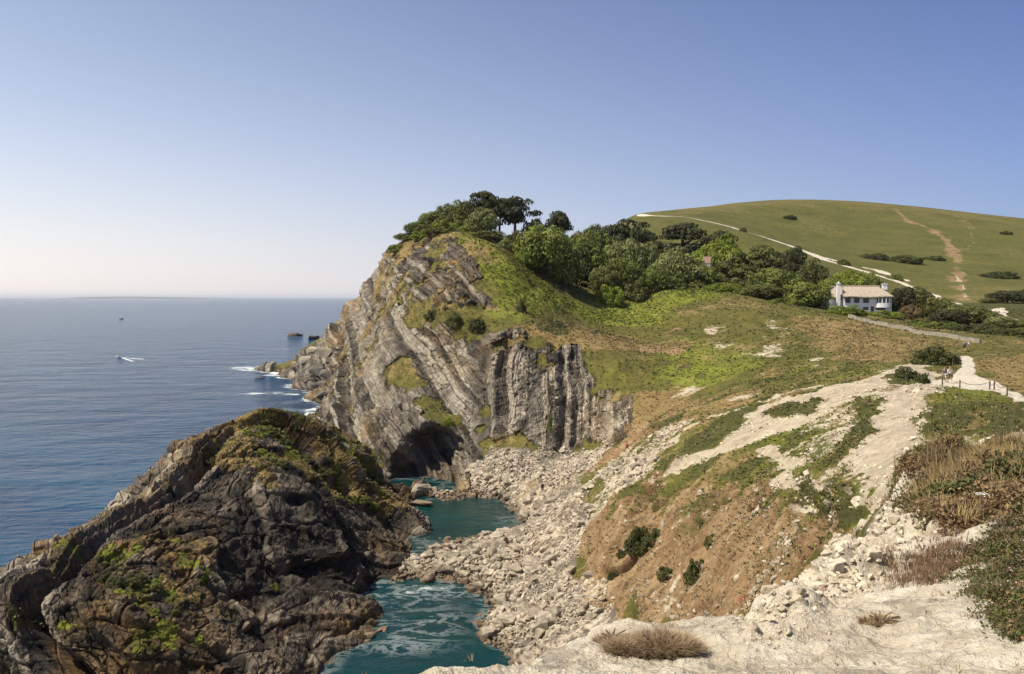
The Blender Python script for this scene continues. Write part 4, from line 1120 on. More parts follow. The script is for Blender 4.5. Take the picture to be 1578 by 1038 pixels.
HED = 'wind-clipped trees on the seaward crest'
TREES = [
    # seaward crest
    ('shrub', 'olive', 606, 374, 287, 14, 'tiny dark bush alone on the skyline at the seaward end of the wood', None),
    ('broad', 'olive', 626, 358, 283, 34, 'lowest wind-clipped tree at the seaward end of the crest', None),
    ('broad', 'mid', 646, 340, 280, 42, 'wind-clipped green tree sloping up the seaward crest', HED),
    ('broad', 'mid', 668, 324, 280, 46, 'wind-clipped green tree sloping up the seaward crest', HED),
    ('broad', 'olive', 690, 313, 280, 46, 'wind-clipped green tree sloping up the seaward crest', HED),
    ('broad', 'mid', 712, 306, 279, 46, 'wind-clipped green tree sloping up the seaward crest', HED),
    ('broad', 'olive', 660, 345, 268, 40, 'wind-clipped green tree sloping up the seaward crest', HED),
    ('broad', 'olive', 700, 325, 272, 50, 'wind-clipped green tree sloping up the seaward crest', HED),
    ('shrub', 'bright', 655, 352, 256, 38, 'yellow-green bush on the grass edge below the clipped trees', None),
    ('shrub', 'bright', 686, 334, 254, 40, 'tallest yellow-green bush in front of the clipped trees', None),
    ('shrub', 'olive', 672, 348, 250, 36, 'dark low bush between two yellow-green bushes on the crest', None),
    ('shrub', 'bright', 716, 345, 248, 34, 'yellow-green bush at the left foot of the grey-green tree', None),
    ('shrub', 'olive', 700, 352, 247, 34, 'low olive bush on the crest right above the rocky dome', None),
    ('shrub', 'olive', 640, 362, 268, 40, 'dark undergrowth bush on the crest beneath the clipped trees and pines', 'crest undergrowth'),
    ('shrub', 'mid', 615, 372, 276, 30, 'dark undergrowth bush on the crest beneath the clipped trees and pines', 'crest undergrowth'),
    ('shrub', 'olive', 728, 340, 258, 44, 'dark undergrowth bush on the crest beneath the clipped trees and pines', 'crest undergrowth'),
    ('shrub', 'mid', 806, 350, 256, 44, 'dark undergrowth bush on the crest beneath the clipped trees and pines', 'crest undergrowth'),
    ('shrub', 'olive', 768, 352, 250, 40, 'dark undergrowth bush on the crest beneath the clipped trees and pines', 'crest undergrowth'),
    # pines on the skyline
    ('pine', 'dark', 742, 292, 268, 56, 'tallest flat-topped pine on the skyline', None),
    ('pine', 'dark', 769, 299, 262, 44, 'middle pine with bare slim trunk against the sky', None),
    ('pine', 'dark', 793, 300, 262, 62, 'right-hand umbrella pine with branches reaching into the sky', None),
    ('pine', 'dark', 757, 303, 272, 40, 'slim pine squeezed between the tallest and the middle pine', None),
    ('broad', 'blue', 744, 319, 243, 48, 'rounded grey-green tree in front of the skyline pines', None),
    ('broad', 'olive', 796, 354, 252, 40, 'dark undergrowth tree beneath the umbrella pine', None),
    ('shrub', 'blue', 779, 362, 236, 26, 'small silvery bush at the foot of the pines', None),
    ('shrub', 'olive', 745, 352, 238, 40, 'dark bush spreading under the rounded grey-green tree', None),
    ('broad', 'olive', 822, 331, 262, 40, 'olive tree between the umbrella pine and the round dark pine', None),
    ('flat', 'dark', 856, 317, 275, 62, 'round-headed dark pine on the skyline right of the umbrella pine', None),
    # front of the wood
    ('broad', 'mid', 838, 344, 232, 84, 'big leafy tree at the top of the grass slope casting shade to its right', None),
    ('shrub', 'bright', 808, 366, 229, 34, 'light green bush at the left foot of the big leafy tree', None),
    ('broad', 'olive', 870, 372, 231, 54, 'shaded dark tree leaning against the right of the big leafy tree', None),
    ('broad', 'mid', 884, 356, 252, 62, 'green tree behind and right of the big leafy tree', None),
    ('broad', 'olive', 900, 350, 268, 56, 'olive tree below the skyline left of the spreading conifer', None),
    ('broad', 'mid', 918, 343, 300, 60, 'flat green treetop on the skyline left of the spreading conifer', None),
    ('flat', 'dark', 962, 332, 312, 96, 'wide dark conifer on the skyline at the left end of the chalk track', None),
    ('flat', 'dark', 992, 340, 306, 56, 'dark conifer adjoining the wide one on its right', None),
    ('broad', 'blue', 962, 361, 268, 74, 'pale-topped tree beneath the wide dark conifer', None),
    ('broad', 'blue', 996, 366, 270, 44, 'smaller pale-topped tree right of the bigger pale-topped one', None),
    ('broad', 'mid', 916, 372, 252, 56, 'mid-green tree in the hollow behind the grassy brow', None),
    ('broad', 'mid', 958, 394, 246, 62, 'rounded tree standing in the hollow above the bright grass', None),
    ('broad', 'olive', 930, 405, 240, 40, 'dark tree deep in the hollow beside the grass slope', None),
    ('shrub', 'bright', 940, 432, 234, 40, 'bright bush at the bottom of the grassy hollow', None),
    ('broad', 'blue', 1040, 378, 256, 72, 'broad pale-leaved tree in the middle of the wood', None),
    ('broad', 'mid', 1012, 406, 246, 50, 'compact round tree before the broad pale-leaved one', None),
    ('shrub', 'olive', 980, 424, 240, 42, 'dark round bush at the wood edge above the hollow', None),
    ('shrub', 'mid', 1040, 425, 246, 40, 'round bush at the wood edge left of the grassy knoll top', None),
    ('flat', 'dark', 1058, 338, 322, 110, 'broad flat-topped dark conifer in the middle of the far wood edge', None),
    ('flat', 'dark', 1105, 350, 318, 70, 'dark conifer at the far wood edge below the chalk track', None),
    ('broad', 'bright', 1104, 362, 288, 70, 'vivid green tree among the dark conifers', None),
    ('broad', 'bright', 1118, 355, 300, 40, 'small vivid green treetop touching the vivid green tree', None),
    ('broad', 'mid', 1070, 396, 262, 58, 'dark leafy tree just below the half-hidden red-roofed house', None),
    ('flat', 'olive', 1110, 398, 272, 66, 'olive conifer right of the half-hidden red-roofed house', None),
    ('flat', 'olive', 1140, 382, 284, 84, 'olive conifer left of the widest olive pine', None),
    ('flat', 'olive', 1176, 371, 280, 100, 'widest olive pine above the leafy mound of trees', None),
    ('flat', 'dark', 1224, 370, 276, 46, 'dark upright pine sticking up by the chalk track', None),
    ('flat', 'dark', 1205, 380, 290, 50, 'dark pine behind the upright one', None),
    ('flat', 'olive', 1150, 405, 262, 70, 'low olive pine at the wood edge with a pale trunk', None),
    ('broad', 'olive', 1250, 395, 268, 46, 'dark rusty tree between the pines and the cottage wood', None),
    ('shrub', 'bright', 1120, 432, 244, 46, 'bright shrub on the wood edge behind the knoll', None),
    ('shrub', 'bright', 1096, 436, 243, 36, 'smaller bright shrub left of the other on the wood edge', None),
    ('shrub', 'mid', 1145, 440, 240, 44, 'mid-green shrub on the wood edge right of the bright shrubs', None),
    ('broad', 'mid', 1192, 411, 246, 84, 'large leafy green tree left of the cottage, taller of two', None),
    ('broad', 'mid', 1238, 432, 238, 74, 'large leafy green tree touching the left side of the cottage', None),
    ('broad', 'olive', 1172, 436, 238, 58, 'shaded leafy tree in front of the taller leafy tree', None),
    ('shrub', 'mid', 1210, 455, 228, 46, 'shrub at the foot of the leafy trees above the stone wall', None),
    # round the cottage
    ('broad', 'bright', 1302, 411, 266, 56, 'bright green tree directly behind the cottage roof', None),
    ('broad', 'mid', 1334, 416, 268, 52, 'green tree behind the right half of the cottage roof', None),
    ('broad', 'mid', 1280, 425, 256, 44, 'green tree behind the left chimney of the cottage', None),
    ('shrub', 'bright', 1302, 466, 225, 52, 'light green shrub before the left half of the cottage', None),
    ('shrub', 'bright', 1362, 474, 222, 48, 'light green shrub before the right half of the cottage', None),
    ('shrub', 'mid', 1328, 473, 224, 26, 'small dark shrub between the two light green shrubs', None),
    ('broad', 'dark', 1390, 438, 238, 40, 'dark tree shading the right end of the cottage', None),
    ('broad', 'olive', 1415, 440, 245, 54, 'dark round tree right of the cottage', None),
    ('broad', 'brown', 1404, 468, 226, 30, 'russet bush right of the cottage garden', None),
    ('broad', 'olive', 1446, 456, 240, 50, 'dark tree between the cottage and the hedge bushes', None),
    ('broad', 'olive', 1490, 466, 226, 74, 'dark spreading tree above the hedge bushes', None),
    ('broad', 'dark', 1462, 474, 222, 50, 'darkest tree behind the hedge bushes', None),
    ('broad', 'blue', 1540, 485, 218, 44, 'grey-green tree right of the dark spreading tree', None),
    ('broad', 'olive', 1578, 490, 216, 50, 'dark tree at the right edge above the hedge bushes', None),
    ('broad', 'dark', 1552, 446, 330, 54, 'dark tree under the far hill, left of the pair', None),
    ('broad', 'dark', 1584, 444, 330, 44, 'dark tree under the far hill at the right edge', None),
    ('broad', 'olive', 1525, 458, 330, 30, 'small tree under the far hill beside the chalk track end', None),
]
HEDGE = 'hedge bushes behind the boundary wall'
for px, top, d, w_ in ((1428, 494, 196, 44), (1455, 498, 194, 46), (1478, 502, 190, 44), (1505, 508, 186, 48), (1532, 512, 182, 46), (1558, 514, 180, 48), (1585, 514, 178, 50), (1418, 488, 204, 34), (1520, 500, 200, 50), (1560, 502, 198, 50)):
    TREES.append(('shrub', 'gorse' if px % 3 else 'mid', px, top, d, w_, 'green hedge bush in the row behind the boundary wall', HEDGE))
for kind, leaf, px, top, d, w_, lab, grp in TREES:
    nm = {'broad': 'tree', 'flat': 'conifer', 'pine': 'pine_tree', 'shrub': 'shrub'}[kind]
    tree_px(nm, kind, leaf, px, top, d, w_ * 1.12, lab, {'shrub': 'shrub'}.get(kind, 'tree'), grp)
# filler of the wood floor: undergrowth one cannot count
r_ = np.random.default_rng(3)
FC = []
for k in range(420):
    px = r_.uniform(890, 1270); d = r_.uniform(242, 330)
    x = (px - 789) / F * d; FC.append((x, d, ground(x, d) + 0.5, r_.uniform(1.2, 2.6), 0.8))
v, q, t = cloud(77, [(a, b, c, e, f) for a, b, c, e, f in FC], 3.5, 0.42)
tag(link('undergrowth', mesh_np('undergrowth', v, q, LEAF['olive'], False, None, {'tint': t})), 'dense green undergrowth between the trees of the wood', 'undergrowth', kind='stuff')

# shrubs on the open slopes
for px, top, base, wpx, leaf, lab in (
    (1443, 529, 560, 72, 'gorse', 'large dark green shrub left of the gravel path'), (1395, 566, 586, 34, 'gorse', 'small dark shrub on the pale ground left of the path'), (1420, 572, 588, 22, 'gorse', 'smallest dark shrub by the rope fence'),
    (985, 796, 845, 48, 'gorse', 'upper left dark green shrub on the brown slope'), (1012, 806, 832, 30, 'gorse', 'low dark shrub just right of the upper left one on the brown slope'),
    (1076, 838, 893, 42, 'gorse', 'tallest dark green shrub in the middle of the brown slope'), (1026, 866, 893, 30, 'gorse', 'ragged shrub left of the tallest one on the brown slope'), (1100, 815, 842, 32, 'gorse', 'dark shrub near the top of the brown slope'),
    (960, 840, 858, 22, 'gorse', 'small shrub at the beach side of the brown slope'), (1130, 846, 862, 18, 'olive', 'small olive shrub right of the tallest one'), (945, 870, 886, 18, 'gorse', 'tiny shrub above the beach on the brown slope'),
    (700, 480, 500, 30, 'olive', 'olive bush on the ledge under the rocky dome'), (665, 478, 492, 24, 'gorse', 'small dark bush on the ledge left of the olive bush'), (735, 486, 506, 26, 'gorse', 'dark bush at the right end of the ledge under the dome'), (805, 455, 480, 16, 'gorse', 'dark bush in the gully on the green slope'),
    (852, 632, 662, 14, 'bright', 'small bright plant at the foot of the upright rock beds'), (690, 640, 655, 20, 'bright', 'bright grassy bush on the sloping slab above the cave'),
    (1345, 388, 398, 44, 'gorse', 'long dark gorse patch on the far hillside, left one'), (1395, 392, 404, 52, 'gorse', 'wide dark gorse patch on the far hillside near the brown track'), (1540, 417, 427, 56, 'gorse', 'dark gorse patch on the far hillside right of the brown track'),
    (1216, 330, 337, 24, 'gorse', 'faint gorse patch high on the far hillside'), (1276, 303, 307, 26, 'gorse', 'thin gorse strip on the top of the far hill'), (1145, 350, 357, 12, 'gorse', 'small bush beside the chalk track, upper end'),
    (1440, 392, 400, 30, 'gorse', 'small gorse patch left of the brown track'), (1550, 356, 361, 18, 'gorse', 'tiny gorse patch on the right shoulder of the far hill'), (1380, 420, 430, 26, 'mid', 'green bush beside the chalk track above the cottage'), (1300, 398, 408, 20, 'olive', 'small bush beside the chalk track above the bright tree')):
    x, y, z = at(px, base)
    h_ = max(0.5, (base - top) / F * y * (0.85 if 795 < top < 870 else 1.2))
    plant('shrub', 'shrub', leaf, x, y, z - 0.16 * h_, wpx / F * y, h_, lab, 'shrub')
# clumps of green on the outer wall
for px, py, wpx, leaf in ((430, 675, 34, 'gorse'), (465, 690, 40, 'gorse'), (500, 720, 34, 'gorse'), (400, 690, 30, 'mid'), (530, 760, 34, 'gorse'), (560, 765, 26, 'olive'), (415, 665, 24, 'olive'), (230, 915, 40, 'mid'), (255, 925, 36, 'bright'), (210, 905, 36, 'gorse'), (265, 955, 30, 'olive'), (480, 668, 26, 'olive'), (450, 715, 26, 'gorse'), (325, 700, 24, 'gorse'), (420, 918, 24, 'mid'), (160, 890, 26, 'gorse'), (180, 915, 34, 'gorse'), (575, 775, 20, 'mid')):
    x, y, z = at(px, py)
    plant('shrub', 'shrub', leaf, x, y, z - 0.25, wpx / F * y, 1.0, 'low green clump of plants on the dark outer rock wall', 'shrub', 'green clumps on the outer rock wall')

# ------------------------------------------------------------------ grass tufts on the open ground
def blades(base, up, height, width, r, bend=0.5, per=6, spread=0.5):
    """narrow bent blades; base (n,3)"""
    n = len(base); B_ = np.repeat(base, per, 0); h = np.repeat(height, per) * r.uniform(.6, 1.15, n * per); wd = np.repeat(width, per)
    an = r.uniform(0, 6.28, n * per); le = r.uniform(0.1, bend, n * per)
    off = np.stack([np.cos(an), np.sin(an), 0 * an], -1)
    B_ = B_ + off * (np.repeat(height, per) * spread * r.uniform(0, 1, n * per))[:, None]
    sd = np.stack([-np.sin(an), np.cos(an), 0 * an], -1) * (wd * 0.5)[:, None]
    U_ = np.repeat(up, per, 0) if up.ndim == 2 else np.tile(up, (n * per, 1))
    m_ = B_ + U_ * (h * 0.55)[:, None] + off * (h * le * 0.35)[:, None]
    t_ = B_ + U_ * (h * (1 - 0.35 * le))[:, None] + off * (h * le)[:, None]
    v = np.stack([B_ - sd, B_ + sd, m_ + sd * 0.8, m_ - sd * 0.8, t_], 1).reshape(-1, 3)
    i = np.arange(n * per)[:, None] * 5
    return v, (i + np.array([[0, 1, 2, 3]])), (i + np.array([[3, 2, 4]]))
GRASSM = {
    'olive': leaf_material('grass_olive', (0.055, 0.058, 0.012), (0.150, 0.145, 0.040), 0.0, True),
    'green': leaf_material('grass_green', (0.080, 0.095, 0.012), (0.200, 0.220, 0.038), 0.0, True),
    'dry': leaf_material('grass_dry', (0.130, 0.088, 0.034), (0.320, 0.235, 0.105), 0.0, True),
    'heath': leaf_material('heath', (0.030, 0.034, 0.009), (0.140, 0.130, 0.040), 0.0, True),
}
gr_rng = np.random.default_rng(99)
area_w = np.zeros((NA, NR), np.float32)
e1_ = np.linalg.norm(np.diff(FG, axis=0, append=FG[-1:]), axis=2); e2_ = np.linalg.norm(np.diff(FG, axis=1, append=FG[:, -1:]), axis=2)
area_w = (e1_ * e2_).ravel()
scr_w = np.clip(area_w / (Y * Y), 0, None)            # more tufts where they show larger
vegmask = grass * (1 - pale) * (Y > 22) * (Y < 270) * (Z > 0.5) * (path < 0.3)
vegmask = np.where(np.abs(U) < 0.66, vegmask, 0)
for nm, wt, num, hh, lab in (('olive', vegmask * (1 - green) * (1 - dry) * (1 - bush) * (1 - soil), 26000, 0.19, 'rough olive grass covering the slopes'),
                         ('green', vegmask * green * (1 - dry) * (1 - bush), 16000, 0.19, 'bright green grass covering the brow and hollows'),
                         ('dry', np.maximum(vegmask * dry, 0.55 * soil * (Y > 22) * (Y < 200) * (1 - pale) * (1 - rock)), 24000, 0.19, 'dry tawny grass covering the slopes'),
                         ('heath', vegmask * bush, 15000, 0.19, 'dark low heath covering parts of the slopes')):
    p_ = wt * np.sqrt(area_w) * np.sqrt(scr_w + 1e-12)
    p_ = p_ / p_.sum()
    ix = gr_rng.choice(len(p_), num, p=p_)
    base = FIN[ix] + np.stack([gr_rng.normal(size=num) * 0.2, gr_rng.normal(size=num) * 0.2, np.full(num, -0.05)], -1)
    hgt_ = hh * gr_rng.uniform(.5, 1.35, num) * (0.55 + 0.45 * np.clip(Y[ix] / 130, 0, 1.5))
    v, q4, t3 = blades(base, np.array([0.0, 0, 1.0]), hgt_, np.maximum(0.03, Y[ix] * 0.0013), gr_rng, 1.1, 6, 1.1)
    tt_ = np.repeat(gr_rng.uniform(0, 1, num), 6)
    me = mesh_np('grass', v, [q4, t3], GRASSM[nm], False, None, {'tint': np.concatenate([tt_, tt_])})
    tag(link('grass' if nm != 'heath' else 'heath', me), lab, 'grass', kind='stuff')

# ------------------------------------------------------------------ boxes and such
def box_vq(x0, x1, y0, y1, z0, z1):
    v = np.array([(x0, y0, z0), (x1, y0, z0), (x1, y1, z0), (x0, y1, z0), (x0, y0, z1), (x1, y0, z1), (x1, y1, z1), (x0, y1, z1)], float)
    return v, np.array([(0, 3, 2, 1), (4, 5, 6, 7), (0, 1, 5, 4), (1, 2, 6, 5), (2, 3, 7, 6), (3, 0, 4, 7)])
def part(name, vqs, mat, parent, smooth=False):
    v, q = merge(vqs if isinstance(vqs, list) else [vqs])
    return link(name, mesh_np(name, v, q, mat, smooth), parent)
def part_tri(name, V, faces, mat, parent):
    me = bpy.data.meshes.new(name); me.from_pydata([tuple(map(float, p)) for p in V], [], faces); me.update(); me.materials.append(mat)
    return link(name, me, parent)

white = flat_mat('whitewash', (0.78, 0.77, 0.75), 0.85, 0.2, 0.06, 0.8)
thatch = flat_mat('thatch', (0.36, 0.305, 0.235), 0.95, 0.1, 0.35, 2.5)
thatch_d = flat_mat('thatch_ridge', (0.42, 0.365, 0.29), 0.95, 0.1, 0.2, 2.5)
glassm = flat_mat('window_glass', (0.03, 0.035, 0.04), 0.08, 0.5)
framem = flat_mat('window_frame', (0.10, 0.085, 0.075), 0.6, 0.3)
potm = flat_mat('chimney_pot', (0.32, 0.16, 0.10), 0.8, 0.2)
clay = flat_mat('clay_tiles', (0.26, 0.165, 0.125), 0.85, 0.2, 0.3, 3.0)
wood_m = flat_mat('old_wood', (0.12, 0.085, 0.055), 0.85, 0.2, 0.3, 6.0)

# ------------------------------------------------------------------ the thatched cottage
cd = 234.0
def cx_(px): return (px - 789) / F * cd
def cz_of(py): return CAMZ + (458 - py) / F * cd
cott = empty('cottage', (cx_(1327), cd, 30.6), math.radians(-9))
tag(cott, 'white thatched cottage with tall chimneys among the trees below the far hill', 'house')
ox, oz = cx_(1327), 30.6
def lx(px): return cx_(px) - ox
def lz(py): return cz_of(py) - oz
eave, rdg = lz(456.5), lz(440.5)
xl, xr = lx(1301), lx(1371)
part('wall', [box_vq(xl, xr, 0, 7.5, -1.5, eave + .35), box_vq(lx(1281), xl - 0.003, 1.6, 7.0, -1.5, eave - 0.1)], white, cott)
# bow at the right end with a curved balcony band
bay_c = (lx(1359), 0.2); bay_r = lx(1371.5) - lx(1359)
def arc(z0, z1, r0, a0=180, a1=360, k=16):
    V, Q = [], []
    for i in range(k + 1):
        a = math.radians(a0 + (a1 - a0) * i / k)
        for z in (z0, z1): V.append((bay_c[0] + r0 * math.cos(a), bay_c[1] + 0.55 * r0 * math.sin(a), z))
    for i in range(k): Q.append((2 * i, 2 * i + 2, 2 * i + 3, 2 * i + 1))
    n = len(V); V += [(bay_c[0], bay_c[1], z0), (bay_c[0], bay_c[1], z1)]
    return np.array(V), np.array(Q)
bayw = part('bay', [arc(lz(473.5), lz(466.5), bay_r)], white, cott)
V, Fs = [], []
for zz in (lz(466.3), lz(473.6)):
    b0 = len(V)
    ring = [(bay_c[0] + bay_r * math.cos(math.radians(180 + 180 * i / 16)), bay_c[1] + .55 * bay_r * math.sin(math.radians(180 + 180 * i / 16)), zz) for i in range(17)]
    V += ring; Fs.append(list(range(b0, b0 + 17)))
part_tri('balcony_floor', V, Fs, white, cott)
bg_ = part('bay_glazing', [arc(lz(466.2), eave + .1, bay_r * 0.86)], glassm, cott)
mull = []
for i in range(6):
    a = math.radians(180 + 180 * (i + .5) / 6); r0 = bay_r * 0.88
    x_, y_ = bay_c[0] + r0 * math.cos(a), bay_c[1] + .55 * r0 * math.sin(a)
    mull.append(box_vq(x_ - .11, x_ + .11, y_ - .08, y_ + .08, lz(466.2), eave + .1))
part('mullion', mull, white, bg_)
# thatched roof: hipped at the right, sweeping low on the left
def roof(x0, x1, y0, y1, ze, zr, hipl, hipr, name, droop=0.0):
    ym = (y0 + y1) / 2
    nx, ny = 26, 10
    V, Q = [], []
    for j in range(2 * ny + 1):
        t = abs(j - ny) / ny; s = -1 if j < ny else 1
        z = zr - (zr - ze) * (t ** 1.08)
        xa = x0 + hipl * (1 - t); xb = x1 - hipr * (1 - t)
        for i in range(nx + 1):
            u = i / nx
            x = xa + (xb - xa) * u
            y = ym + s * t * (y1 - y0) / 2
            bump_ = 0.06 * math.sin(i * 2.1 + j) + (0.10 * math.sin(u * 9.0) if t > .8 else 0)
            V.append((x, y, z + bump_ - droop * (1 - u) ** 2 * t))
    n = nx + 1
    for j in range(2 * ny):
        for i in range(nx): Q.append((j * n + i, j * n + i + 1, (j + 1) * n + i + 1, (j + 1) * n + i))
    V = np.array(V)
    lo = V - np.array([0, 0, 0.42]); off = len(V)
    Qa = np.array(Q)
    rim = []
    def edge(idx):
        for a, b in zip(idx[:-1], idx[1:]): rim.append((a, a + off, b + off, b))
    edge([i for i in range(n)]); edge([2 * ny * n + i for i in range(n)]); edge([j * n for j in range(2 * ny + 1)]); edge([j * n + nx for j in range(2 * ny + 1)])
    return np.concatenate([V, lo]), np.concatenate([Qa, Qa[:, ::-1] + off, np.array(rim)])
rf = part('roof', [roof(xl - .6, lx(1373.5), -1.0, 8.3, eave, rdg, 1.0, 3.2, 'm'), roof(lx(1279), xl + 1.2, 0.9, 7.8, eave - .15, rdg - .05, 2.2, 0.2, 'l')], thatch, cott, True)
part('ridge_cap', [box_vq(lx(1303), lx(1359), 3.35, 3.95, rdg - .12, rdg + .24), box_vq(lx(1288), lx(1302.5), 4.0, 4.6, rdg - .2, rdg + .14)], thatch_d, rf)
for px, y0, top, bot, wdt, nm in ((1293.5, -0.1, 435.0, 490, 0.85, 'front'), (1366.0, 3.4, 435.5, 446, 1.2, 'right')):
    c0 = part('chimney', [box_vq(lx(px) - wdt * .5, lx(px) + wdt * .5, y0, y0 + 1.1, lz(bot), lz(top + 2.2)), box_vq(lx(px) - wdt * .62, lx(px) + wdt * .62, y0 - .13, y0 + 1.23, lz(top + 2.2) + .003, lz(top + 1.2))], white, cott)
    v, q = tube([(lx(px), y0 + .55, lz(top + 1.2)), (lx(px), y0 + .55, lz(top - 1.3))], [.24, .2], 8)
    part('chimney_pot', [(v, q)], potm if nm == 'right' else white, c0)
def window(x0, x1, z0, z1, y, nm=3, mats=None):
    fr = .10
    wv = part('window', [box_vq(x0, x1, y - .06, y - .003, z0, z0 + fr), box_vq(x0, x1, y - .06, y - .003, z1 - fr, z1)] +
              [box_vq(a - fr / 2, a + fr / 2, y - .06, y - .003, z0 + fr, z1 - fr) for a in np.linspace(x0 + fr / 2, x1 - fr / 2, nm + 1)] + [box_vq(x0 + fr, x1 - fr, y - .05, y - .02, (z0 + z1) / 2 - .03, (z0 + z1) / 2 + .03)], framem, cott)
    part('pane', [box_vq(x0 + .02, x1 - .02, y - .025, y - .004, z0 + .02, z1 - .02)], glassm, wv)
    part('sill', [box_vq(x0 - .1, x1 + .1, y - .16, y - .003, z0 - .1, z0 - .003)], white, wv)
for a, b in ((1303, 1311), (1316.2, 1324), (1329.5, 1338)): window(lx(a), lx(b), lz(466.5), lz(458.5), 0.0)
window(lx(1329.5), lx(1337), lz(478), lz(472.6), 0.0)
window(lx(1348), lx(1362), lz(477.5), lz(473.8), 0.0, 5)
dr = part('door', [box_vq(lx(1341), lx(1345.5), -.06, -.003, lz(483), lz(472))], wood_m, cott)
part('handle', [box_vq(lx(1345), lx(1345.2), -.10, -.063, lz(478), lz(477.2))], framem, dr)

# the half-hidden house in the wood
hx, hd = (1088 - 789) / F * 268, 268.0
hs = empty('house', (hx, hd, ground(hx, hd)), math.radians(-20))
tag(hs, 'small house with reddish tiled roof almost hidden by the trees of the wood', 'house')
hs.scale = (.48, .48, 1)
zt = CAMZ + (458 - 405) / F * hd - ground(hx, hd)
part('wall', [box_vq(-2.2, 2.2, 0, 4, -1, zt)], white, hs)
V = [(-2.6, -.4, zt - .1), (2.6, -.4, zt - .1), (2.6, 4.4, zt - .1), (-2.6, 4.4, zt - .1), (-2.6, 2, zt + 2.0), (2.6, 2, zt + 2.0)]
part_tri('roof', V, [(0, 1, 5, 4), (2, 3, 4, 5), (0, 4, 3), (1, 2, 5), (0, 3, 2, 1)], clay, hs)
part('chimney', [box_vq(1.3, 1.9, 1.7, 2.3, zt + 1.2, zt + 2.9)], clay, hs)
wv = part('window', [box_vq(-1.5, -.5, -.05, -.003, zt - 1.6, zt - .5)], framem, hs)
part('pane', [box_vq(-1.4, -.6, -.07, -.053, zt - 1.5, zt - .6)], glassm, wv)

# ------------------------------------------------------------------ boundary wall along the brow
wp = [(1308, 487, 203), (1340, 492, 196), (1380, 502, 188), (1420, 511, 178), (1450, 517.5, 170), (1482, 524, 163), (1512, 530, 158)]
pts = np.array([((p - 789) / F * d, d) for p, _, d in wp]); 
seg = []
r_ = np.random.default_rng(4)
tq_ = np.linspace(0, len(pts) - 1, 90)
Xw = np.interp(tq_, range(len(pts)), pts[:, 0]); Yw = np.interp(tq_, range(len(pts)), pts[:, 1])
for k in range(89):
    dx, dy = Xw[k + 1] - Xw[k], Yw[k + 1] - Yw[k]; L = math.hypot(dx, dy); nx_, ny_ = -dy / L * .26, dx / L * .26
    z0 = ground(Xw[k], Yw[k]) - .5; 
    for lay in range(2):
        h0 = z0 + .5 + lay * .36; j = r_.uniform(-.05, .05)
        a, b = (0.0 if lay % 2 == 0 else .12), (0.96 if lay % 2 == 0 else 1.04)
        q0 = np.array([Xw[k] + dx * a, Yw[k] + dy * a]); q1 = np.array([Xw[k] + dx * b, Yw[k] + dy * b]); n2 = np.array([nx_, ny_]) * (1 + j)
        zb_ = h0 - (.5 if lay == 0 else 0); ztp = h0 + .345 + r_.uniform(-.01, .012)
        v = np.array([(*(q0 - n2), zb_), (*(q1 - n2), zb_), (*(q1 + n2), zb_), (*(q0 + n2), zb_), (*(q0 - n2), ztp), (*(q1 - n2), ztp), (*(q1 + n2), ztp), (*(q0 + n2), ztp)])
        seg.append((v, box_vq(0, 1, 0, 1, 0, 1)[1]))
v, q = merge(seg)
drywall = flat_mat('wall_stone', (0.30, 0.265, 0.21), 0.9, 0.2, 0.4, 1.3)
tag(link('stone_wall', mesh_np('stone_wall', v, q, drywall, False)), 'low grey dry-stone wall running down the brow below the cottage', 'wall')

# ------------------------------------------------------------------ rope fences by the gravel path
rope_m = flat_mat('rope', (0.11, 0.09, 0.065), 0.9, 0.1)
def rope_fence(pp, label, hgt=1.05):
    P3 = [np.array([*(a := at(px, py, 60.0))[:2], a[2]]) for px, py in pp]
    root = empty('rope_fence', P3[0]); tag(root, label, 'fence')
    for p in P3:
        b = p - P3[0]
        v, q = tube([b + [0, 0, -.3], b + [0, 0, hgt * .6], b + [.01, 0, hgt]], [.075, .07, .065], 8)
        part('post', [(v, q)], wood_m, root, True)
    for a, b in zip(P3[:-1], P3[1:]):
        a, b = a - P3[0], b - P3[0]
        pth = [a + (b - a) * t + np.array([0, 0, hgt * .85 - .35 * 4 * t * (1 - t)]) for t in np.linspace(0, 1, 9)]
        part('rope', [tube(pth, [.025] * 9, 5)], rope_m, root, True)
rope_fence([(1430, 586), (1452, 589)], 'short rope fence left of the two walkers on the path', 0.9)
rope_fence([(1452, 594), (1479, 599), (1525, 600), (1532, 600), (1552, 608)], 'rope fence with dark posts along the near edge of the gravel path', 0.95)
rope_fence([(1468, 570), (1473, 558)], 'slanting rope fence beside the dark shrub on the path', 1.0)

# ------------------------------------------------------------------ people
skin = flat_mat('skin', (0.45, 0.27, 0.19), 0.6, 0.3)
def cloth(name, c): return flat_mat(name, c, 0.9, 0.1)
def skin_mesh(name, verts, edges, radii, mat, sub=1):
    me = bpy.data.meshes.new(name); me.from_pydata(verts, edges, []); me.update()
    o = bpy.data.objects.new(name, me); COL.objects.link(o)
    m = o.modifiers.new('s', 'SKIN'); m.use_smooth_shade = True
    for k, r in enumerate(radii):
        me.skin_vertices[0].data[k].radius = r if hasattr(r, '__len__') else (r, r)
        me.skin_vertices[0].data[k].use_root = (k == 0)
    s_ = o.modifiers.new('d', 'SUBSURF'); s_.levels = sub; s_.render_levels = sub
    dg = bpy.context.evaluated_depsgraph_get(); dg.update()
    out = bpy.data.meshes.new_from_object(o.evaluated_get(dg))
    bpy.data.objects.remove(o); out.materials.clear(); out.materials.append(mat); out.name = name
    return out
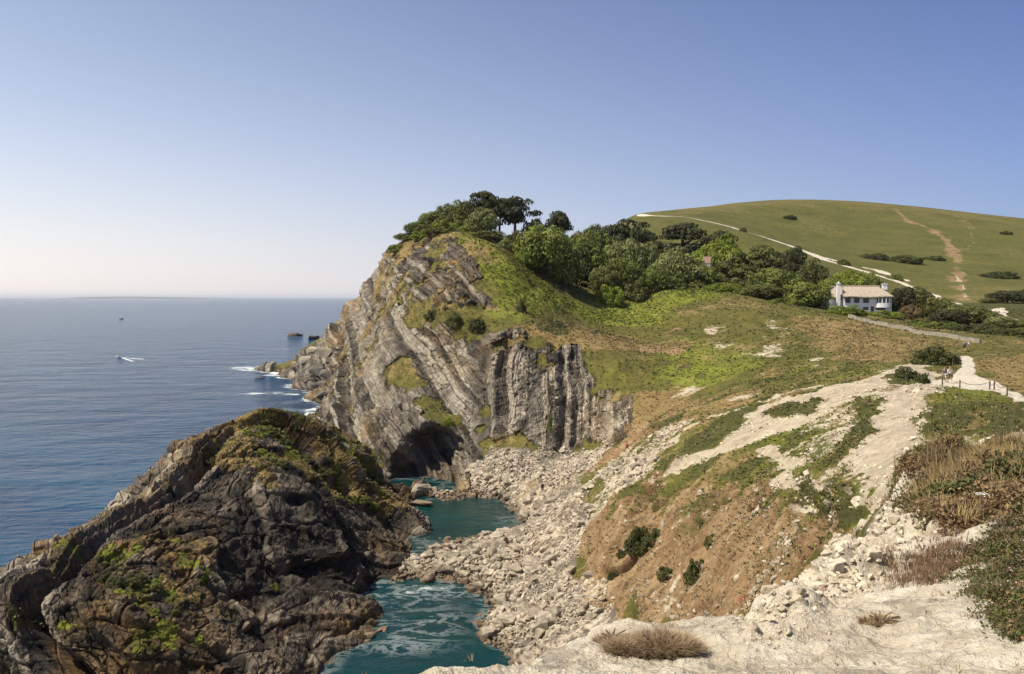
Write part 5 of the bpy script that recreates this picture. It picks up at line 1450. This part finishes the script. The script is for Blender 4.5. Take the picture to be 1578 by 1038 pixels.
def person(loc, rz, label, top, legs, hair, pose='walk', pack=None, bare=True, scale=1.0, cat='person', hat=None):
    root = empty('person', loc, rz); root.scale = (scale,) * 3
    tag(root, label, cat)
    # joints: x right, y forward, z up
    if pose == 'sit':
        J = {'pel': (0, 0, .22), 'spi': (0, -.03, .45), 'che': (0, -.02, .68), 'nec': (0, .02, .82), 'hed': (0, .05, .92), 'top': (0, .05, 1.06),
             'sl': (-.19, -.01, .75), 'sr': (.19, -.01, .75), 'el': (-.26, .10, .50), 'er': (.26, .10, .50), 'wl': (-.20, .33, .42), 'wr': (.20, .33, .42),
             'hl': (-.10, .02, .20), 'hr': (.10, .02, .20), 'kl': (-.13, .46, .40), 'kr': (.13, .48, .36), 'al': (-.13, .80, .06), 'ar': (.14, .86, .05), 'tl': (-.14, .98, .08), 'tr': (.15, 1.04, .07)}
    else:
        s = {'walk': .22, 'stand': .03}[pose]
        J = {'pel': (0, 0, .95), 'spi': (0, 0, 1.14), 'che': (0, .01, 1.34), 'nec': (0, .02, 1.49), 'hed': (0, .04, 1.58), 'top': (0, .04, 1.73),
             'sl': (-.20, 0, 1.42), 'sr': (.20, 0, 1.42), 'el': (-.26, -s * .5, 1.14), 'er': (.26, s * .5, 1.14), 'wl': (-.24, .08 - s * .4, .89), 'wr': (.24, .10 + s * .8, .92),
             'hl': (-.10, 0, .92), 'hr': (.10, 0, .92), 'kl': (-.11, s * .9 + .03, .50), 'kr': (.11, -s * .3 + .03, .50), 'al': (-.11, s, .09), 'ar': (.11, -s * 1.3, .11), 'tl': (-.12, s + .16, .04), 'tr': (.12, -s * 1.3 + .15, .05)}
    names, verts, rad = [], [], []
    R = {'pel': (.15, .11), 'spi': (.13, .095), 'che': (.155, .105), 'nec': .055, 'hed': .085, 'top': .062, 'sl': .06, 'sr': .06, 'el': .043, 'er': .043, 'wl': .028, 'wr': .028,
         'hl': .088, 'hr': .088, 'kl': .058, 'kr': .058, 'al': .04, 'ar': .04, 'tl': .035, 'tr': .035}
    for k in J: names.append(k); verts.append(J[k]); rad.append(R[k])
    ix = {k: i for i, k in enumerate(names)}
    E = [(ix[a], ix[b]) for a, b in (('pel', 'spi'), ('spi', 'che'), ('che', 'nec'), ('nec', 'hed'), ('hed', 'top'), ('che', 'sl'), ('che', 'sr'), ('sl', 'el'), ('sr', 'er'), ('el', 'wl'), ('er', 'wr'), ('pel', 'hl'), ('pel', 'hr'), ('hl', 'kl'), ('hr', 'kr'), ('kl', 'al'), ('kr', 'ar'), ('al', 'tl'), ('ar', 'tr'))]
    for sd, sx in (('l', -1), ('r', 1)):
        w_ = np.array(J['w' + sd]); e_ = np.array(J['e' + sd]); d_ = (w_ - e_) / np.linalg.norm(w_ - e_)
        fwd = np.array([0, 1, 0]) - d_ * d_[1]; fwd /= np.linalg.norm(fwd); sdv = np.cross(d_, fwd)
        palm = w_ + d_ * .07; verts.append(tuple(palm)); rad.append((.036, .018)); pi_ = len(verts) - 1; E.append((ix['w' + sd], pi_))
        for fi, ln in enumerate((.072, .082, .076, .060)):
            b0 = palm + fwd * (.027 - .018 * fi) + d_ * .03
            m0 = b0 + d_ * ln * .5 - sdv * sx * .008; t0 = b0 + d_ * ln * .92 - sdv * sx * .028
            verts += [tuple(b0), tuple(m0), tuple(t0)]; rad += [.0095, .0085, .007]
            k = len(verts); E += [(pi_, k - 3), (k - 3, k - 2), (k - 2, k - 1)]
        b0 = w_ + d_ * .03 + fwd * .03; t0 = b0 + d_ * .035 + fwd * .025; verts += [tuple(b0), tuple(t0)]; rad += [.012, .009]
        k = len(verts); E += [(pi_, k - 2), (k - 2, k - 1)]
        # nose and ears keep the head from being a plain ball
    hd = np.array(J['hed'])
    verts.append(tuple(hd + [0, .098, .015])); rad.append(.014); E.append((ix['hed'], len(verts) - 1))
    for sx in (-1, 1): verts.append(tuple(hd + [.088 * sx, -.005, .02])); rad.append(.016); E.append((ix['hed'], len(verts) - 1))
    link('body', skin_mesh('body', verts, E, rad, skin), root)
    def wear(name, ks, es, grow, mat):
        vv = [J[k] for k in ks]; rr = [tuple(np.array(R[k] if hasattr(R[k], '__len__') else (R[k], R[k])) * grow) for k in ks]
        im = {k: i for i, k in enumerate(ks)}
        return link(name, skin_mesh(name, vv, [(im[a], im[b]) for a, b in es], rr, mat), root)
    wear('shirt', ['spi', 'pel', 'che', 'sl', 'sr', 'el', 'er'], [('pel', 'spi'), ('spi', 'che'), ('che', 'sl'), ('che', 'sr'), ('sl', 'el'), ('sr', 'er')], 1.14, top)
    lk = ['pel', 'hl', 'hr', 'kl', 'kr'] + ([] if bare else ['al', 'ar'])
    wear('shorts' if bare else 'trousers', lk, [('pel', 'hl'), ('pel', 'hr'), ('hl', 'kl'), ('hr', 'kr')] + ([] if bare else [('kl', 'al'), ('kr', 'ar')]), 1.16, legs)
    dark_shoe = SHOE
    for sd in 'lr':
        a, t = np.array(J['a' + sd]), np.array(J['t' + sd])
        link('shoe', skin_mesh('shoe', [tuple(a + [0, -.04, -.05]), tuple((a + t) / 2 + [0, 0, -.03]), tuple(t + [0, .01, -.01])], [(0, 1), (1, 2)], [.048, .047, .036], dark_shoe), root)
    t_ = np.array(J['hed'])
    link('hair' if hat is None else 'hat', skin_mesh('hair', [tuple(t_ + [0, -.035, .01]), tuple(t_ + [0, -.02, .09]), tuple(t_ + [0, .045, .125])], [(0, 1), (1, 2)], [.080, .098, .060], hair if hat is None else hat), root)
    eye_m = EYE
    for sx in (-1, 1):
        link('eye', mesh_np('eye', *box_vq(.03 * sx - .012, .03 * sx + .012, .083, .091, .0, .014), eye_m, False), root, tuple(t_ + [0, 0, .02]))
    if pack is not None:
        c0 = np.array(J['che'])
        bp = skin_mesh('backpack', [tuple(c0 + [0, -.20, -.22]), tuple(c0 + [0, -.20, -.02]), tuple(c0 + [0, -.18, .12])], [(0, 1), (1, 2)], [(.15, .10), (.15, .11), (.11, .08)], pack)
        bo = link('backpack', bp, root)
        for sx in (-1, 1):
            link('strap', mesh_np('strap', *tube([c0 + [.10 * sx, -.12, .10], c0 + [.11 * sx, 0, .155], c0 + [.11 * sx, .135, .06], c0 + [.12 * sx, .10, -.14]], [.02] * 4, 5), pack, True), bo)
    return root
SHOE, EYE = cloth('shoe', (.05, .045, .04)), cloth('eye', (.03, .025, .02))
hairb = cloth('hair_brown', (.07, .045, .03)); hairl = cloth('hair_grey', (.28, .25, .22))
def on(px, py, dmin=0.0):
    a = at(px, py, dmin); return (a[0], a[1], a[2])
fx = on(1455, 589, 60); person(fx, math.radians(170), 'walker on the path in a purplish grey top and pale shorts, left of a pair', cloth('top_mauve', (.16, .12, .15)), cloth('shorts_pale', (.45, .42, .38)), hairb, 'walk', cloth('pack_dark', (.05, .05, .06)))
fx = on(1463.5, 590, 60); person(fx, math.radians(160), 'walker in a black and white top and dark shorts, right of a pair', cloth('top_white', (.62, .60, .58)), cloth('shorts_dark', (.07, .07, .09)), hairb, 'walk', cloth('pack_black', (.03, .03, .035)))
fx = on(1486, 542, 100); person(fx, math.radians(-10), 'walker with a dark blue backpack going away over the crest of the path', cloth('top_blue', (.16, .22, .33)), cloth('shorts_navy', (.04, .045, .07)), hairl, 'walk', cloth('pack_blue', (.06, .08, .13)))
fx = on(1508, 541, 100); person((fx[0], fx[1] + 3, ground(fx[0], fx[1] + 3) - 0.35), math.radians(20), 'person in a white top half hidden behind the crest right of the path', cloth('top_plain_white', (.75, .73, .70)), cloth('shorts_beige', (.35, .28, .2)), hairb, 'stand')
fx = on(966, 691, 90); person(fx, math.radians(-100), 'person in red sitting on the orange slope above the beach', cloth('top_red', (.42, .035, .03)), cloth('trousers_maroon', (.12, .03, .03)), hairb, 'sit', None, False)
fx = on(836, 765, 90); person((fx[0], fx[1], fx[2] + .1), math.radians(30), 'person in dark clothes standing on the stony beach', cloth('top_black', (.02, .02, .025)), cloth('trousers_dark', (.035, .03, .03)), hairb, 'stand', None, False)

# ------------------------------------------------------------------ boats
hull_d = flat_mat('hull_dark', (.035, .045, .06), .35, .5); hull_w = flat_mat('hull_white', (.75, .75, .74), .3, .5)
def boat(loc, rz, L, label, hm, cabin=True, mast=True):
    root = empty('boat', loc, rz); tag(root, label, 'boat')
    V, Q = [], []; n = 12
    for i in range(n + 1):
        u = i / n; wd = .16 * L * (math.sin(math.pi * min(1, .12 + u * .62)) if u < .6 else math.cos((u - .55) / .45 * math.pi / 2) ** .6) if u < 1 else .002
        sh = .11 * L + .05 * L * u ** 2
        for a, b in ((-1, sh), (-.8, -.02 * L), (0, -.06 * L), (.8, -.02 * L), (1, sh)): V.append(((u - .5) * L, a * wd, b))
    for i in range(n):
        for j in range(4): Q.append((i * 5 + j, (i + 1) * 5 + j, (i + 1) * 5 + j + 1, i * 5 + j + 1))
        Q.append((i * 5 + 4, (i + 1) * 5 + 4, (i + 1) * 5, i * 5))
    part('hull', [(np.array(V), np.array(Q))], hm, root, False)
    V2, q2 = box_vq(-.5 * L, -.496 * L, -.06 * L, .06 * L, -.02 * L, .11 * L)
    if cabin:
        c = part('cabin', [box_vq(-.18 * L, .16 * L, -.095 * L, .095 * L, .1 * L, .26 * L), box_vq(-.21 * L, .19 * L, -.11 * L, .11 * L, .262 * L, .285 * L)], hull_w, root)
        part('pane', [box_vq(-.14 * L, .12 * L, -.099 * L, -.0955 * L, .18 * L, .24 * L)], glassm, c)
    else:
        part('console', [box_vq(-.05 * L, .08 * L, -.05 * L, .05 * L, .08 * L, .22 * L)], hull_d, root)
        part('engine', [box_vq(-.56 * L, -.49 * L, -.03 * L, .03 * L, .0, .17 * L)], hull_d, root)
    if mast: part('mast', [tube([(-.05 * L, 0, .28 * L), (-.05 * L, 0, .62 * L)], [.008 * L, .005 * L], 6)], hull_w, root, True)
g = G(187, 491.5, 0); boat(g, math.radians(-20), 8.5, 'dark fishing boat with a white wheelhouse far out on the sea', hull_d)
g = G(184, 550, 0); boat((g[0], g[1], 0), math.radians(168), 4.6, 'small white speedboat trailing a wake across the sea', hull_w, False, False)
foam = flat_mat('foam', (.75, .78, .80), .8, .2)
V, Q = [], []
for arm, (ex, ey) in ((0, (224, 553.5)), (1, (206, 557))):
    a = np.array(G(187, 550.8, 0)); b = np.array(G(ex, ey, 0)); k = 40
    nv = np.array([-(b - a)[1], (b - a)[0], 0]); nv /= np.linalg.norm(nv)
    for i in range(k + 1):
        t = i / k; c = a + (b - a) * t; wd = (.4 + (0.9 if arm == 0 else 0.3) * t) * (0.35 + abs(math.sin(i * 1.7 + arm) + .5 * math.sin(i * 4.1))) * (1 - t ** 6)
        V += [c + nv * wd + [0, 0, .05], c - nv * wd + [0, 0, .05]]
    o_ = arm * (k + 1) * 2
    for i in range(k): Q.append((o_ + 2 * i, o_ + 2 * i + 1, o_ + 2 * i + 3, o_ + 2 * i + 2))
tag(link('wake', mesh_np('wake', np.array(V), np.array(Q), foam, True)), 'white foam wake behind the speedboat', 'wake', kind='stuff')

# ------------------------------------------------------------------ foreground: stones, scrub, tufts, flowers
r_ = np.random.default_rng(21)
stones = []
for px, py, wpx, lab in ((1176, 958, 34, 'white block of stone below the red-flowered plant'), (1160, 985, 26, 'small pale stone at the lip left of the white block'), (1262, 900, 44, 'tallest upright pale block on the near cliff edge'), (1245, 915, 26, 'narrow pale slab leaning on the tallest upright block'),
                         (1288, 880, 44, 'square pale block behind the tallest upright block'), (1300, 868, 34, 'pale block on the edge at the foot of the rubble'), (1330, 850, 40, 'pale angular block among the rubble on the edge'), (1352, 828, 36, 'pale block midway up the rubble edge'),
                         (1378, 808, 30, 'pale block near the top of the rubble edge'), (1396, 795, 26, 'topmost pale block of the rubble edge'), (1405, 826, 12, 'dark brown stone lying by the top of the rubble'), (1345, 880, 30, 'pale flat block inside the rubble'), (1310, 920, 34, 'pale block behind the smooth gravel'),
                         (1370, 850, 26, 'pale round block inside the rubble'), (1530, 935, 12, 'small dark grey stone on the gravel at the right')):
    g = cast(px, py); s = wpx / F * g[1] * 0.48
    m_ = cream_mat if 'dark' not in lab else grey_mat
    boulder('stone', g[0], g[1], ground(g[0], g[1]), s, m_, lab, None, None, 'stone', (1, .8, r_.uniform(.8, 1.15)), r_.uniform(0, 6.28), .38)
nearI = np.where(npale > 0.5)[0]
pw = npale[nearI] * (edge * 1.0 + 0.06) * (1 - scrub[nearI]) if len(nearI) == len(ns) else npale[nearI] * (1 - scrub[nearI])
emap = np.zeros(len(pos), np.float32); emap[ns] = edge
pw = (emap[nearI] + 0.05) * (1 - scrub[nearI]) * scr_w[nearI] * (np.abs(U[nearI]) < .65)
ix = nearI[r_.choice(len(nearI), 5500, p=pw / pw.sum())]
sz = np.exp(r_.normal(-3.75, .55, len(ix))) * (0.55 + 1.1 * emap[ix]) * np.clip(Y[ix] / 10, .45, 1.3)
scatter_stones('rubble', FIN[ix], np.clip(sz, .006, .075), cream_mat, 31, 'loose pale stones and grit on the near ground', 'stones')

def scrub_stuff(name, mask, num, hgt, wid, mat, label, cat, bend=.9, per=7, seed=1, lift=0.0, spread=.8):
    r = np.random.default_rng(seed)
    p_ = mask * scr_w; p_ = np.where((np.abs(U) < .68) & (Y < 40), p_, 0); p_ = p_ / p_.sum()
    ix = r.choice(len(p_), num, p=p_)
    b = FIN[ix] + np.stack([r.normal(size=num) * .04, r.normal(size=num) * .04, r.uniform(-.02, lift + .001, num)], -1)
    v, q4, t3 = blades(b, np.array([0, 0, 1.0]), hgt * r.uniform(.5, 1.3, num) * np.clip(Y[ix] / 12, .6, 1.2), np.full(num, wid) * np.clip(Y[ix] / 10, .7, 1.5), r, bend, per, spread)
    tt_ = np.repeat(r.uniform(0, 1, num), per)
    return tag(link(name, mesh_np(name, v, [q4, t3], mat, False, None, {'tint': np.concatenate([tt_, tt_])})), label, cat, kind='stuff')
def scrub_leaves(name, mask, num, size, hmax, mat, label, cat, seed):
    r = np.random.default_rng(seed)
    p_ = mask * scr_w; p_ = np.where((np.abs(U) < .68) & (Y < 40), p_, 0); p_ = p_ / p_.sum()
    ix = r.choice(len(p_), num, p=p_)
    lump = np.clip(0.5 + 0.9 * fbm(FIN[ix], 0.55, 3), 0.05, 1.3)
    c = FIN[ix] + np.stack([r.normal(size=num) * .05, r.normal(size=num) * .05, hmax * lump * r.uniform(.1, 1, num)], -1)
    n = r.normal(size=(num, 3)) * .7 + [0, 0, .6]; n /= np.linalg.norm(n, axis=1, keepdims=True)
    v, q = leaf_quads(c, n, size * r.uniform(.6, 1.4, num) * np.clip(Y[ix] / 9, .8, 1.7), r, .1, 1.8)
    return tag(link(name, mesh_np(name, v, q, mat, False, None, {'tint': np.clip(r.uniform(0, .7, num) + .3 * lump, 0, 1)})), label, cat, kind='stuff')
zs_up = zone([(1396, 738), (1420, 716), (1480, 705), (1600, 690), (1600, 800), (1520, 800), (1450, 812), (1410, 780)], .015, .012) * npale
zs_lo = zone([(1500, 845), (1540, 822), (1600, 800), (1600, 975), (1560, 955), (1515, 905)], .015, .02) * npale
zs_br = zone([(1405, 850), (1440, 830), (1470, 870), (1440, 890), (1415, 880)], .02, .02) * npale
zs_dr = zone([(1450, 930), (1500, 900), (1540, 930), (1530, 970), (1470, 960)], .03, .03) * npale * .5
zs_gold = zone([(1440, 716), (1500, 705), (1600, 690), (1600, 745), (1520, 740)], .02, .01) * npale
heathb = leaf_material('scrub_brown', (.080, .050, .025), (.270, .185, .090), .15)
heathp = leaf_material('scrub_russet', (.085, .050, .030), (.290, .190, .110), .15)
scrubg = leaf_material('scrub_green', (.030, .040, .010), (.135, .145, .042), .2)
scrub_leaves('scrub', zs_up * sstep(-.35, .15, fbm(pos, .9, 3, .5, 8)) + 0.15 * zs_up, 42000, .028, .28, heathb, 'brown heathy scrub on the mound at the right', 'scrub', 51)
scrub_leaves('ground_cover', zs_up * sstep(-.1, .4, -fbm(pos, .9, 3, .5, 8)) , 22000, .028, .32, scrubg, 'green leafy cover among the scrub on the mound', 'ground cover', 52)
scrub_leaves('ground_cover', zs_lo, 26000, .020, .06, scrubg, 'dense green ground cover at the right edge', 'ground cover', 53)
scrub_leaves('scrub', zs_lo, 7000, .020, .06, heathb, 'brown withered leaves among the green cover at the right edge', 'scrub', 58)
scrub_stuff('dry_grass', zs_gold + .12 * zs_up, 2600, .34, .010, GRASSM['dry'], 'golden dry grass standing on top of the mound', 'grass', .8, 6, 54)
scrub_stuff('dry_grass', zs_br + .15 * zs_lo, 1700, .13, .008, heathp, 'russet matted grass on the gravel below the mound', 'grass', 1.2, 8, 55)
scrub_stuff('dry_grass', zs_dr + .04 * npale * (1 - scrub), 1200, .055, .006, GRASSM['dry'], 'short withered grass on the gravel', 'grass', 1.2, 7, 56)
flowm = flat_mat('pink_petals', (.62, .36, .46), .7, .2)
ix = np.where((zs_lo > .5) & (np.abs(U) < .62))[0]; ix = r_.choice(ix, 80)
c = FIN[ix] + np.stack([r_.normal(size=80) * .03, r_.normal(size=80) * .03, r_.uniform(.06, .13, 80)], -1); n = r_.normal(size=(80, 3)) * .4 + [0, -.3, .8]; n /= np.linalg.norm(n, axis=1, keepdims=True)
v, q = leaf_quads(c, n, r_.uniform(.010, .016, 80), r_, .1, 1.0)
tag(link('flowers', mesh_np('flowers', v, q, flowm, False)), 'tiny pink flowers scattered over the green cover', 'flowers', kind='stuff')

# the mop of dry grass on the lip
def mop(px, py, wm, hm, label, mat, num, seed, tilt=(0.5, -0.15)):
    g = cast(px, py); z = ground(g[0], g[1]); r = np.random.default_rng(seed)
    u = r.uniform(-1, 1, num); w_ = r.uniform(-1, 1, num); k = u ** 2 + w_ ** 2 < 1; u, w_ = u[k], w_[k]; n = len(u)
    x = g[0] + u * wm / 2; y = g[1] + w_ * wm * .28
    zg = FIN[gidx(x, np.maximum(y, 2.5)), 2]
    dome = np.sqrt(np.clip(1 - u ** 2 - w_ ** 2, 0, 1)) * (0.75 + 0.6 * fbm(np.stack([x, y, 0 * x], -1).astype(np.float32), 0.16, 2, 0.5, seed))
    root = empty('dry_shrub', (g[0], g[1], z)); tag(root, label, 'shrub')
    b = np.stack([x, y, zg - .01], -1) - np.array([g[0], g[1], z])
    up = np.stack([u * .55 + tilt[0] * .35 + r.normal(size=n) * .38, w_ * .4 + tilt[1] + r.normal(size=n) * .38, np.full(n, .9)], -1); up /= np.linalg.norm(up, axis=1, keepdims=True)
    v, q4, t3 = blades(b, up, hm * (.45 + .65 * dome), np.full(n, .0042), r, .9, 3, .2)
    tt_ = np.repeat(r.uniform(0, 1, n), 3)
    link('blades', mesh_np('blades', v, [q4, t3], mat, False, None, {'tint': np.concatenate([tt_, tt_])}), root)
    # a woody heart that holds the blades
    hv, hq = merge([tube([(0, 0, -.04), (.02, 0, hm * .3), (.05 + .1 * math.cos(a), .1 * math.sin(a), hm * .55)], [.012, .009, .004], 5) for a in np.linspace(0, 6, 9)])
    link('stem', mesh_np('stem', hv, hq, bark, True), root)
dryb = leaf_material('dry_mop', (.13, .085, .045), (.58, .44, .27), .2)
mop(1003, 1000, 0.52, .16, 'large mop of dry brown grass on the lip of the near ground', dryb, 7000, 61)
mop(938, 985, 0.22, .10, 'small dry tuft at the left end of the large mop', dryb, 900, 62)
mop(1425, 862, .34, .09, 'russet tuft on the gravel below the mound', heathb, 1100, 63)
mop(1352, 965, .24, .07, 'small withered tuft on the pale gravel', dryb, 500, 64)
# red valerian on the edge
g = cast(1196, 945); z = ground(g[0], g[1])
root = empty('flowering_plant', (g[0], g[1], z)); tag(root, 'yellow-green plant with red flowers behind the white block', 'plant')
r = np.random.default_rng(71); n = 900
u, w_ = r.normal(size=n) * .16, r.normal(size=n) * .10
c = np.stack([u, w_, r.uniform(.0, .20, n)], -1); nn = r.normal(size=(n, 3)) * .6 + [0, -.2, .7]; nn /= np.linalg.norm(nn, axis=1, keepdims=True)
v, q = leaf_quads(c, nn, r.uniform(.016, .03, n), r, .1, 1.9)
link('leaves', mesh_np('leaves', v, q, LEAF['bright'], False, None, {'tint': r.uniform(0, 1, n)}), root)
st, fl = [], []
for k in range(26):
    x0, y0 = r.normal() * .17, r.normal() * .08; h0 = r.uniform(.22, .42)
    st.append(tube([(x0, y0, 0), (x0 * 1.15, y0, h0 * .6), (x0 * 1.3, y0, h0)], [.004, .003, .002], 4))
    m_ = 16; cc = np.array([x0 * 1.3, y0, h0]) + r.normal(size=(m_, 3)) * [.014, .014, .02]; n2 = r.normal(size=(m_, 3)); n2 /= np.linalg.norm(n2, axis=1, keepdims=True)
    fl.append(leaf_quads(cc, n2, np.full(m_, .013), r, .1, 1.2))
v, q = merge(st); link('stem', mesh_np('stem', v, q, LEAF['olive'], True), root)
redp = flat_mat('red_petals', (.55, .045, .03), .7, .2)
for v, q in fl: link('flower_head', mesh_np('flower_head', v, q, redp, False), root)
# white umbel on the mound
g = cast(1510, 806); z = ground(g[0], g[1])
root = empty('flowering_plant', (g[0], g[1], z)); tag(root, 'single white flat-headed flower standing in the brown scrub', 'plant')
part('stem', [tube([(0, 0, 0), (.01, 0, .2), (.015, 0, .42)], [.005, .004, .003], 5)], LEAF['olive'], root, True)
cc = np.stack([.015 + r.normal(size=60) * .05, r.normal(size=60) * .05, .42 + r.uniform(0, .015, 60)], -1); n2 = r.normal(size=(60, 3)) * .2 + [0, 0, 1]; n2 /= np.linalg.norm(n2, axis=1, keepdims=True)
v, q = leaf_quads(cc, n2, np.full(60, .022), r, .1, 1.0); link('flower_heads', mesh_np('flower_heads', v, q, hull_w, False), root)

bankI = np.where((sp_soil > .3) & (rock < .3))[0]
pw = sp_soil[bankI] * np.sqrt(area_w[bankI]) * np.sqrt(scr_w[bankI]) * (0.15 + sstep(.1, .7, fbm(pos[bankI], 6, 3, .5, 15)))
ix = bankI[r_.choice(len(bankI), 1300, p=pw / pw.sum())]
scatter_stones('rubble', FIN[ix], np.clip(np.exp(r_.normal(-2.5, .6, len(ix))), .03, .45), stone_mat, 41, 'pale stones scattered over the brown slope', 'stones')
spurI = np.where((hs_mask > .4) & (pale > .3) & (Y < 110))[0]
pw = np.sqrt(area_w[spurI]) * np.sqrt(scr_w[spurI]) * (0.1 + sstep(.1, .8, fbm(pos[spurI], 6, 3, .5, 95)))
ix = spurI[r_.choice(len(spurI), 1500, p=pw / pw.sum())]
scatter_stones('rubble', FIN[ix], np.clip(np.exp(r_.normal(-2.5, .6, len(ix))), .03, .5), cream_mat, 42, 'pale stones scattered over the bare ground of the spur', 'stones')
